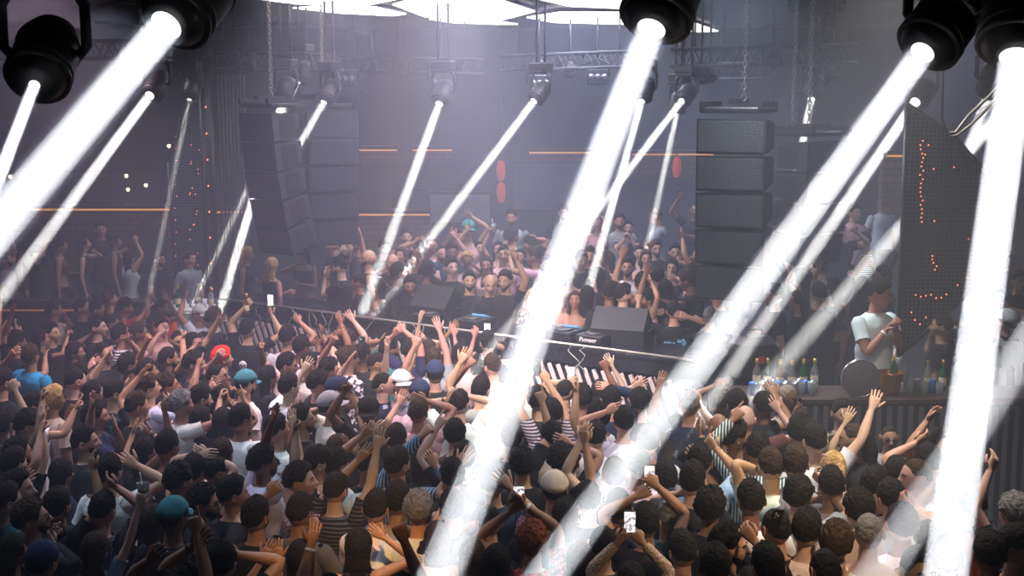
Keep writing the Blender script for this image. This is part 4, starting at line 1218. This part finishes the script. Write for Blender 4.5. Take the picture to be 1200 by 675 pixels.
def spawn(row,zone):
    f=row.split(); px,py,face=float(f[0]),float(f[1]),float(f[2]); hc,tp,arms=f[3],f[4],f[5]; ex=' '.join(f[6:])
    i=len(allp); r=random.Random(i*13+5)
    if tp=='t*': tp='tW*'
    hk=HK[hc[0]]; hcol=HC[hc[1:]]; tt=TT[tp[0]]; tcn=tp[1:].rstrip('=|*:'); pat=tp[-1] if tp[-1] in PAT else ''
    fem=hc[0] in 'lpuo' or tp[0] in 'cbx'
    st=(1.66 if fem else 1.75)+r.uniform(-.03,.03)
    fz={'F':0,'S':.6,'T':.95,'B':.85}[zone]
    if zone=='B': st=1.84
    if zone=='F' and px>800: fz=.22
    hp=P(px,py,10)
    d=None
    k=(CAMZ-hp.z)/10       # drop of the sight line per metre
    d=(CAMZ-fz-HZ*st)/k
    def at(d): q=P(px,py,d); return q
    q=at(d)
    if zone=='F':
        lim=99
        if -4.6<q.x<2.1:
            u=(px-600)/F; lim=(12.98+.70*1.76)/(1+.70*u)-.34
        elif q.x<=-4.6: lim=18.0
        if q.x>1.5 and px>800: lim=min(lim,11.25)
        if d>lim: d=lim
    elif zone=='T': d=max(d,19.65)
    elif zone=='S':
        u=(px-600)/F
        if px<290: d=max(d,18.95)
        elif px<840: lo=(12.98+.70*1.76)/(1+.70*u)+.98; d=max(d,lo)
        else: d=max(d,12.5)
        if px>545 and d>19.0 and px<1060: d=19.0
    q=at(d); st=(q.z-fz)/HZ; st=max(1.50,min(st,1.98))
    # keep a little distance from people already standing there
    base=Vector((q.x,q.y,fz))
    C_=None
    for e in f[6:]:
        if e.startswith('C='): C_=e[2:]
    kw=dict(fem=fem,skin=tuple(c*r.uniform(.9,1.08) for c in (SK[i%8] if hc[0] not in 'r' else SK[5])),hair=hk,haircol=hcol,top=tt,topcol=tuple(c*r.uniform(.85,1.1) for c in COL[tcn]),topmat=PAT.get(pat,'knit' if tt=='knit' else 'cloth'),
      beard='beard' in ex or (not fem and r.random()<.38),glasses=('G' in f[6:] or 'G.beard' in ex),headset='HS' in f[6:],band='B' in f[6:],seed=i,cap=COL[C_] if C_ else None)
    if fem: kw['bottom']=r.choice([(.02,.025,.04),(.03,.05,.1),(.02,.02,.02),(.5,.5,.5)]); kw['shorts']=tp[0] in 'cbT' and r.random()<.6
    if C_ and hk in('long','curly','messy'): kw['hair']='short'
    yaw=-math.radians(face+r.uniform(-6,6))
    kw['hp']=r.uniform(-.12,.14); kw['hy']=r.uniform(-.25,.25)
    for e in f[6:]:
        if e.startswith('HP='): kw['hp']=float(e[3:])
        if e.startswith('HY='): kw['hy']=float(e[3:])
    EL=None
    for e in f[6:]:
        if e.startswith('EL='): EL=[float(v) for v in e[3:].split(',')]
    # arms
    s=st/1.72; right=Vector((math.cos(yaw),math.sin(yaw),0)); fw=Vector((-math.sin(yaw),math.cos(yaw),0))
    sh={ 'L':base-right*.18*s+Vector((0,0,1.37*s)),'R':base+right*.18*s+Vector((0,0,1.37*s))}
    descr=[]
    def tgt(t):
        k_=t[-1]; x,y=[float(v) for v in t[:-1].split(',')]
        return x,y,k_
    toks=arms.split('/') if '/' in arms else ([arms[0],arms[1:]] if ',' in arms else list(arms))
    ts=[t for t in toks if ',' in t]; ls=[t for t in toks if ',' not in t]
    def world(x,y): 
        # keep the wrist level with the shoulders, a touch nearer to where the person faces
        hk_=F*.23/base.y; fo=.30 if (y>py and abs(x-px)<1.3*hk_) else .10
        dd=base.y+fw.y*fo; return P(x,y,dd)
    out={}
    if len(ts)==1:
        w=world(*tgt(ts[0])[:2]); side=min('LR',key=lambda a:(sh[a]-w).length); ot='R' if side=='L' else 'L'
        out[side]=(w,tgt(ts[0])[2]); out[ot]=ls[0] if ls else 'd'
        if EL: 
            el=P(EL[0],EL[1],base.y); hv=(el-(sh[side]+w)/2); rot=Matrix.Rotation(-yaw,3,'Z'); out[side]=(w,tgt(ts[0])[2],tuple(rot@hv))
    elif len(ts)==2:
        w=[world(*tgt(t)[:2]) for t in ts]
        c0=(sh['L']-w[0]).length+(sh['R']-w[1]).length; c1=(sh['L']-w[1]).length+(sh['R']-w[0]).length
        o_=(0,1) if c0<=c1 else (1,0); out['L']=(w[o_[0]],tgt(ts[o_[0]])[2]); out['R']=(w[o_[1]],tgt(ts[o_[1]])[2])
    else:
        out['L'],out['R']=toks[0],toks[1]
        if toks==['d','d'] and zone in 'FS' and r.random()<(.8 if zone=='F' and py<500 else .5):
            j=r.choice('mnnmjmwc' if zone=='F' and py>560 else 'mwwtscsuufvpb'); a=r.choice('LR'); out[a]=j
            toks=[j,'d']
    # label
    nm=[]
    if hk=='bald': hd='bald person'
    elif C_: hd='person in a '+CN[C_]+' cap' 
    else:
        hd='person with '+(HNM[hc[0]]+' ' if hk!='braids' else '')+(HCN[hc[1:]])+(' braids' if hk=='braids' else ' hair')
    td=(PN[pat] if pat else '')+CN[tcn]+' '+TN[tp[0]] if tt!='bare' else 'bare shoulders'
    acts=[]
    for t in toks:
        if ',' in t: acts.append(HANDN[t[-1]])
        elif AN.get(t): acts.append(AN[t])
    if len(acts)==2 and acts[0]==acts[1]: acts=['both hands up' if 'raised' in acts[0] or 'up' in acts[0] else acts[0]]
    act=acts[0] if acts else ''
    if 'PH=' in ex: act='filming on a phone'
    if 'BT=' in ex: act='holding up a bottle and a phone'
    if kw['glasses']: td='sunglasses and '+td
    allp.append(dict(px=px,py=py,hd=hd,td=td,act=act,zone=zone,base=base,hc=hc,arms=out,face=face))
    o,w=person(base,yaw,st,L=out['L'],R=out['R'],label='',**kw)
    allp[-1]['o']=o; allp[-1]['w']=w; allp[-1]['f']=f
    for e in f[6:]:
        if e.startswith('PH='):
            scr=e.endswith('s'); x,y=[float(v) for v in e[3:].rstrip('s').split(',')]
            phone(P(x,y,base.y+fw.y*.12-(.0)),scr,allp[-1])
        if e.startswith('BT='):
            x,y=[float(v) for v in e[3:].split(',')]; b=bottle(P(x,y+10,base.y+fw.y*.1)-Vector((0,0,.12)),'gbrown','dark bottle held high above the skull-print tee','raised drinks',.8)
M['screen_w']=mat('phone_screen',(.8,.8,.8),.2,emit=(1,.97,.95),es=1.6); M['pscr2']=mat('phone_screen_dim',(.1,.15,.2),.1)
nt_=M['screen_w'].node_tree; n_=nt_.nodes.new('ShaderNodeTexNoise'); n_.inputs['Scale'].default_value=55; tc_=nt_.nodes.new('ShaderNodeTexCoord'); cr_=nt_.nodes.new('ShaderNodeValToRGB')
cr_.color_ramp.elements[0].position=.42; cr_.color_ramp.elements[0].color=(.12,.12,.2,1); cr_.color_ramp.elements[1].position=.55; cr_.color_ramp.elements[1].color=(1,.93,.9,1)
nt_.links.new(tc_.outputs['Object'],n_.inputs['Vector']); nt_.links.new(n_.outputs['Fac'],cr_.inputs['Fac']); nt_.links.new(cr_.outputs['Color'],nt_.nodes['Principled BSDF'].inputs['Emission Color'])
PHL={608:'phone showing a bright stage picture, lifted before the auburn curls',761:'upright phone with pale pink screen held by crossed arms',738:'upright phone filming between cream knit sleeves',909:'dark silver phone with camera lenses held sideways low at the bar side',629:'dark phone held up by two arms near the striped booth front',
 669:'small phone with blank white screen before the booth slats',317:'phone with bluish screen raised near the drinks table',424:'dark phone held upright in front of the booth slats',571:'phone with white screen raised just below the bald dj',795:'dark phone held high by the bearded person on the back tier'}
def phone(p,dark,pp):
    e=empty('phone',p,PHL.get(int(p and [float(v) for v in [t[3:] for t in pp['f'] if t.startswith('PH=')][0].rstrip('s').split(',')][0]),'phone held up over the crowd'),'phone','phones held over the crowd')
    sq=pp['px']==624
    W_,H_=(.074,.15) if not sq else (.075,.10)
    land=pp['px']==838
    R=Matrix.Rotation(0,3,'Y')
    MB().box((0,0,0),(W_,.009,H_),bev=.003).build('body',M['black'],e)
    if not dark and pp['px'] not in (648,): 
        MB().box((0,-.0056,.002),(W_*.90,.002,H_*.86)).build('screen',M['screen_w'],e)
    else:
        c=MB()
        for x_,z_ in((-.018,.05),(-.018,.028),(.0,.039)): c.lathe([(.008,0),(.009,.004),(.004,.006)],(x_,-.0045,z_),10,Matrix.Rotation(PI/2,3,'X'))
        c.build('camera_lens',M['silver'],e)
    if land: e.rotation_euler=(.2,.15,.4)
for z_,rows in (('F',FLOOR),('S',STAGE),('T',TIER),('B',BAR)):
    for row in rows.strip().split('\n'): spawn(row,z_)
# labels: what the person wears and does, and a findable neighbour when another looks alike
def near(p,skip=0):
    c=sorted(PLACE,key=lambda q:(q[1]-p['px'])**2+((q[2]-p['py'])*1.3)**2)
    c=[q for q in c if (abs(q[1]-p['px'])+abs(q[2]-p['py']))>8][skip]
    dx,dy=c[1]-p['px'],c[2]-p['py']
    rel='in front of' if p['py']>c[2]+24 else ('behind' if p['py']<c[2]-24 else 'beside')
    return rel+' '+c[0]
seen={}
SPEC={(1027,346):'person in a white tee with hands joined, standing behind the bar',(574,333):'bald dj in a black tee bending over the booth table',(550,331):'smiling dj in a black tee between the bald one and the wedge speaker',
 (549,262):'dancer with green hair covering and raised hand at the back',(290,388):'person in a black skull-print tee with bottle and phone raised',(500,318):'person with big black curls and headphones turned away on the booth',
 (356,297):'woman with very long brown hair, bikini top and striped shorts clapping on the booth end',(152,302):'woman in a white tank with one arm curved overhead on the terrace',(649,576):'person in a grey cap and pink speckled tee, one fist raised',
 (1138,592):'person in an orange tee beside the wide bright beam',(260,422):'person with red curly hair in a dark tee',(36,419):'person in a bright blue tee with hand behind the head',(896,478):'person with black braids and navy tee by the black case'}
for p in allp:
    k=(int(p['px']),int(p['py']))
    hd=p['hd']; td=p['td']
    base_=f"{hd}, {td}"+(f", {p['act']}" if p['act'] else '')
    cands=[base_+', '+near(p,n) for n in range(4)]+[base_.replace(', ',', facing away, ',1)+' '+near(p,n) for n in range(3)]
    if k in SPEC: cands=[SPEC[k]]
    for c in cands:
        c=' '.join(c.split())
        w_=c.split()
        if len(w_)>16:
            c=c.replace('person with ','').replace('person in a ','').replace(', ',' , ').replace(' , ',', '); 
            if len(c.split())>16: c=c.replace(' raised with loose hand',' raised').replace('sunglasses and ','sunglasses, ').replace(' hair','-haired person',1) if 'hair' in c else c
            if len(c.split())>16: c=c.replace('the clapping striped-shirt man','the clapping man').replace('the man in the white tee behind the bar','the white-tee man').replace('the camera phone in the corner','the camera phone')
        if c.lower() not in seen: break
    if len(c.split())>16: c=c.replace(' gripping','').replace('finger pointing up','pointing up').replace(' finger',''); c=' '.join(c.split()[:16]) if len(c.split())>16 else c
    seen[c.lower()]=1; p['o']['label']=c
# prints, bands and things in hands
for p in allp:
    k=(int(p['px']),int(p['py'])); o=p['o']
    if k==(290,388):
        shirt=[c for c in o.children if c.name.startswith('t_shirt')][0]
        sk=MB(); sk.lathe([(.001,0),(.05,.001),(.05,.004),(.001,.005)],(0,-.140,1.23),16,Matrix.Rotation(PI/2,3,'X')); sk.box((0,-.141,1.175),(.055,.006,.04))
        sk.build('print',M['white'],o)
        sk=MB()
        for s in(-1,1): sk.lathe([(.001,0),(.013,.001),(.001,.003)],(s*.02,-.146,1.225),10,Matrix.Rotation(PI/2,3,'X'))
        sk.build('print',M['black'],o)
    if k==(790,367):
        c=MB(); rr=random.Random(3)
        for _ in range(60): 
            x=rr.uniform(-.13,.13); z=rr.uniform(1.02,1.30); c.box((x,-.142+.5*x*x,z),(rr.uniform(.02,.05),.012,rr.uniform(.012,.03)),Matrix.Rotation(rr.uniform(-.6,.6),3,'Y'))
        c.build('print',mat('blue_print',(.15,.38,.62),.7),o)['kind']='stuff'
    if k==(1104,524): pass
    if k==(400,314): text('K URR',.08,M['white'],o,(.0,.150,1.26),(PI/2,0,PI),'print')
cup=[p for p in allp if (int(p['px']),int(p['py']))==(112,645)][0]
w=min(cup['w'],key=lambda q:-q[0].z)
def held(p,kind,label):
    w=max(p['w'],key=lambda q:q[0].z); c=w[0]+w[1]*.085+w[2]*.035
    if kind=='cup':
        o=lathe_obj('cup',[(.028,0),(.030,.003),(.042,.13),(.040,.13),(.028,.012),(.0,.012)],M['gclear'],c-Vector((0,0,.06)),label,'cup')
        MB().lathe([(.0,.014),(.028,.014),(.036,.085),(.0,.086)]).build('drink',M['ggreen' if 0 else 'gbrown'],o); MB().tube([(.01,0,.02),(-.02,0,.2)],.003,5).build('straw',M['white'],o)
held(cup,'cup','clear cup with dark drink and straw held high over the dark side crowd')
p=[p for p in allp if (int(p['px']),int(p['py']))==(584,293)][0]; held(p,'cup','clear cup raised beside the dancer in a black bikini top')
b=bottle(P(922,672,8.0)-Vector((0,0,.14)),'ggreen','green bottle poking up at the bottom edge below the camera phone','raised drinks',1.0)
# tee with letters: person facing the camera with sunglasses in front of the bar
q=P(1042,514,10.4); st=(q.z-.22)/HZ
o,w=person(Vector((q.x,q.y,.22)),-math.radians(186),st,skin=(.34,.2,.13),hair='buzz',haircol=(.03,.025,.02),topcol=(.30,.30,.31),glasses=True,L='d',R='d',seed=991,label='person in sunglasses and grey lettered tee facing the camera before the bar')
text('IDEN',.105,M['black'],o,(0,.150,1.27),(PI/2,0,PI),'print'); text('II',.10,M['black'],o,(0,.150,1.16),(PI/2,0,PI),'print')
q=P(986,486,10.7); st=min(2.0,(q.z-.22)/HZ)
o,w=person(Vector((q.x,q.y,.22)),-math.radians(172),st,skin=(.42,.26,.19),hair='short',topcol=(.2,.17,.12),topmat='floral',L='d',R='d',seed=992,label='person in a black tee with gold flowers facing the camera before the bar')
q=P(921,468,10.9); st=min(1.98,(q.z-.22)/HZ)
o,w=person(Vector((q.x,q.y,.22)),-math.radians(135),st,skin=(.13,.065,.04),hair='buzz',haircol=(.3,.25,.2),topcol=(.6,.55,.47),topmat='speckle',top='polo',L='d',R='m',seed=994,glasses=True,label='laughing person in glasses and pale speckled shirt under the slanting beam')
q=P(1052,538,10.4)
# ---------- haze in the whole room and the light
HAZE = .020
sc.cycles.use_denoising = True
sc.cycles.denoising_input_passes = 'RGB_ALBEDO_NORMAL'
sc.cycles.sample_clamp_indirect = 4
w = bpy.data.worlds.new('world'); sc.world = w; w.use_nodes = True
w.node_tree.nodes['Background'].inputs['Color'].default_value = (.10,.12,.2,1)
w.node_tree.nodes['Background'].inputs['Strength'].default_value = .0
vs_ = w.node_tree.nodes.new('ShaderNodeVolumeScatter'); vs_.inputs['Density'].default_value = HAZE
vs_.inputs['Color'].default_value = (.72,.78,1,1)
w.node_tree.links.new(vs_.outputs[0], w.node_tree.nodes['World Output'].inputs['Volume'])
M['beam'] = bpy.data.materials.new('lit_haze'); M['beam'].use_nodes = True
nt = M['beam'].node_tree; nt.nodes.remove(nt.nodes['Principled BSDF'])
v = nt.nodes.new('ShaderNodeVolumeScatter'); v.inputs['Density'].default_value = .09; v.inputs['Color'].default_value=(1,1,1,1)
nt.links.new(v.outputs[0], nt.nodes['Material Output'].inputs['Volume'])
M['beam2'] = M['beam'].copy(); M['beam2'].name = 'lit_haze_thick'
[n for n in M['beam2'].node_tree.nodes if n.type=='VOLUME_SCATTER'][0].inputs['Density'].default_value = .25

def area(loc, target, power, size, col=(1,1,1), spread=PI, shape='DISK', sy=None):
    l = bpy.data.lights.new('lamp', 'AREA'); l.energy = power; l.color = col; l.shape = shape; l.size = size
    if sy: l.size_y = sy
    l.spread = spread
    o = bpy.data.objects.new('lamp', l); C.objects.link(o); o.location = loc
    o.rotation_euler = (Vector(target)-Vector(loc)).to_track_quat('-Z','Y').to_euler(); return o
KB=1.7; KW=1.0
for m_ in (M['beam'],M['beam2'],w): m_.cycles.volume_sampling = 'EQUIANGULAR'
BEAMS = [ # lens px,py,d ; a second point px,py,d on the beam ; width in px at the lens ; brightness ; label
 ((196,28,6.3),(-8,272,5.2),38,.9,'big black moving head lamp at the top casting the wide beam towards the terrace'),
 ((41,98,7),(0,205,6.4),13,.9,'black lamp head in the upper corner with a short steep beam'),
 ((176,111,14),(0,350,11.5),11,.9,'moving head lamp casting the long thin beam across the terrace women'),
 ((764,32,6.2),(515,675,4.6),34,.8,'big black moving head lamp whose wide beam crosses the middle of the dance floor'),
 ((1082,60,7),(640,675,5.2),29,.75,'big black moving head lamp whose long beam slants over the bar and crowd'),
 ((1073,119,14),(860,430,11),12,.8,'lamp head half hidden by the perforated panel tip, thin slanting beam'),
 ((1215,85,15),(870,480,11.2),13,.9,'lamp beyond the edge whose beam passes behind the perforated panel to the bar'),
 ((1158,111,13.4),(1130,190,14.0),13,.7,'lamp with short steep beam landing behind the perforated panel'),
 ((1192,66,6.4),(1108,675,5.0),40,.9,'big lamp with the almost upright wide beam beside the orange tee'),
 ((1290,270,7),(1050,640,5.6),36,.35,'lamp out of view sending the soft beam that crosses the upright one'),
 ((515,121,18),(440,325,16.2),9.5,1,'far lamp with steep beam landing behind the djs near the bald man'),
 ((626,118,18),(480,312,16.2),8.5,1,'far lamp with slanting beam landing on the phone holders behind the booth'),
 ((752,118,17),(690,338,15.5),8.5,1,'far lamp with steep beam landing beside the lit man in black'),
 ((799,118,18),(650,312,15),7.5,.9,'far lamp with slanting beam slipping behind the widest beam'),
 ((793,133,19),(762,275,18.6),6.5,.7,'far lamp with short dim beam ending on the grey shirt'),
 ((380,119,17.6),(270,310,16.2),7.5,.8,'far lamp with beam passing behind the hanging hazy speakers'),
 ((332,116,18),(262,348,16.2),8,1.7,'far lamp with bright beam passing behind the speakers onto the drinks table'),
 ((350,96,19),(262,280,17.5),5,.5,'faint far lamp with narrow beam beside the ribbed tower'),
 ((222,116,19),(178,330,17.5),5.5,.22,'faint far lamp with bluish dim beam over the terrace'),
 ((951,115,16.5),(941,165,16.2),8.5,.9,'lamp with short bright beam dropping behind the smaller speaker column'),
]
def lamp_head(A,d,r,label,big):
    e=empty('moving_head_lamp',A,label,'lamp'); R=align(-d); k=r/.07
    k=max(k,.75) if A.y>8 else max(k,1.05)
    MB().lathe([(.09*k,-.01),(.115*k,0),(.155*k,.06*k),(.165*k,.16*k),(.165*k,.34*k),(.13*k,.43*k),(.06*k,.46*k)],(0,0,0),28,R).build('head',M['black'],e)
    b=MB(); 
    for z in(.05,.10,.30): b.lathe([(.150*k,z*k),(.172*k,(z+.004)*k),(.172*k,(z+.018)*k),(.150*k,(z+.022)*k)],(0,0,0),28,R)
    b.build('cooling_ring',M['metal'],e)
    MB().lathe([(.001,-.012),(r*.98,-.012),(r*1.0,-.004),(.001,-.004)],(0,0,0),24,R).build('lens',M['lens'],e)
    c=-d*.24*k; side=Vector((-d.y,d.x,0)).normalized(); y=MB()
    top=c+Vector((0,0,.36*k))
    for s in(-1,1): y.tube([c+side*s*.17*k,c+side*s*.215*k+Vector((0,0,.05*k)),c+side*s*.215*k+Vector((0,0,.26*k)),c+side*s*.15*k+Vector((0,0,.36*k))],.030*k,8)
    y.box(top,(.34*k,.34*k,.06*k),zrot(math.atan2(side.y,side.x)),bev=.01); y.build('yoke',M['black'],e)
    MB().box(top+Vector((0,0,.10*k)),(.38*k,.30*k,.16*k),zrot(math.atan2(side.y,side.x)),bev=.02).build('base',M['black'],e)
    h=ZC-(A+top).z-.18*k
    if h>.02:
        m=MB()
        for s in(-1,1): m.tube([top+side*s*.1*k+Vector((0,0,.16*k)),top+side*s*.1*k+Vector((0,0,.18*k+h))],.018,6)
        m.build('clamp_rod',M['metal'],e)
    return e
for i,(a,b,wp,br,lb) in enumerate(BEAMS):
    A=P(*a); B=P(*b); d=(B-A).normalized(); r=wp/2/F*a[2]; near_=r>.085 or a[2]<8
    e=lamp_head(A,d,r,lb,near_)
    L=min((A.z-.02)/max(-d.z,.05),13); r1=r+L*.0050; n=22; R=align(d); mb=MB(); vs=[]
    for c,rr in ((d*.016,r),(d*L,r1)):
        for k in range(n): vs.append(c+R@Vector((rr*math.cos(2*PI*k/n),rr*math.sin(2*PI*k/n),0)))
    mb.add(vs,[(k,(k+1)%n,n+(k+1)%n,n+k) for k in range(n)]+[tuple(range(n))[::-1],tuple(range(n,2*n))])
    bm=mb.build('light_beam',M['beam'] if near_ else M['beam2'],e); bm['label']='white beam of light in the haze'
    sig=.09 if near_ else .25
    area(A+d*.020,A+d*L,4*PI*br/(sig*2*r)*PI*r*r*KB*(.78 if near_ else .85)*1.27,2*r,(.95,.97,1),spread=math.radians(.28),shape='SQUARE')
for c in cl: pass
# washes: unseen area lights added to brighten the stage, floor and booth front
def wash(loc,tgt,power,size,col,spread=110): area(loc,tgt,power,size,col,math.radians(spread))
wash((0,16.5,5.6),(0,16.5,0),240*KW,2.4,(.80,.74,1),160)
wash((1.5,21,5.6),(1.5,21,0),240*KW,2.6,(.66,.70,1),160)
wash((-1.5,12.5,5.6),(-1.8,13,0),190*KW,1.6,(1,.80,.92),120)
wash((-5,13.5,5.6),(-3.4,12.6,0),85*KW,1.0,(1,.68,.80),90)
wash((2.2,12.6,5.6),(2.6,11.6,1),90*KW,1.0,(.85,.9,1),110)
wash((2.6,8.6,5.6),(2.4,9,1),95*KW,.8,(1,.90,.80),95)
wash((-6,19,5.6),(-5.5,18.6,1),30*KW,1.0,(.8,.85,1),100)
wash((6,17,5.6),(6,17,1),80*KW,1.6,(.62,.66,1),150)
wash((-1,8.5,5.6),(-1,9,1),26*KW,1.0,(.5,.7,1),120)
wash((-.4,5.2,4.9),(-.95,7.9,1.8),5*KW,.15,(1,.55,.2),24)
wash((2.6,4.9,4.9),(1.6,8.0,1.6),7*KW,.15,(1,.72,.42),34)
wash((-.5,8.4,5.5),(.3,14,1.0),60*KW,.5,(1,.86,.88),40)
wash((-4.6,9.4,5.6),(-3.0,9.6,1),34*KW,.8,(.66,.74,1),95)
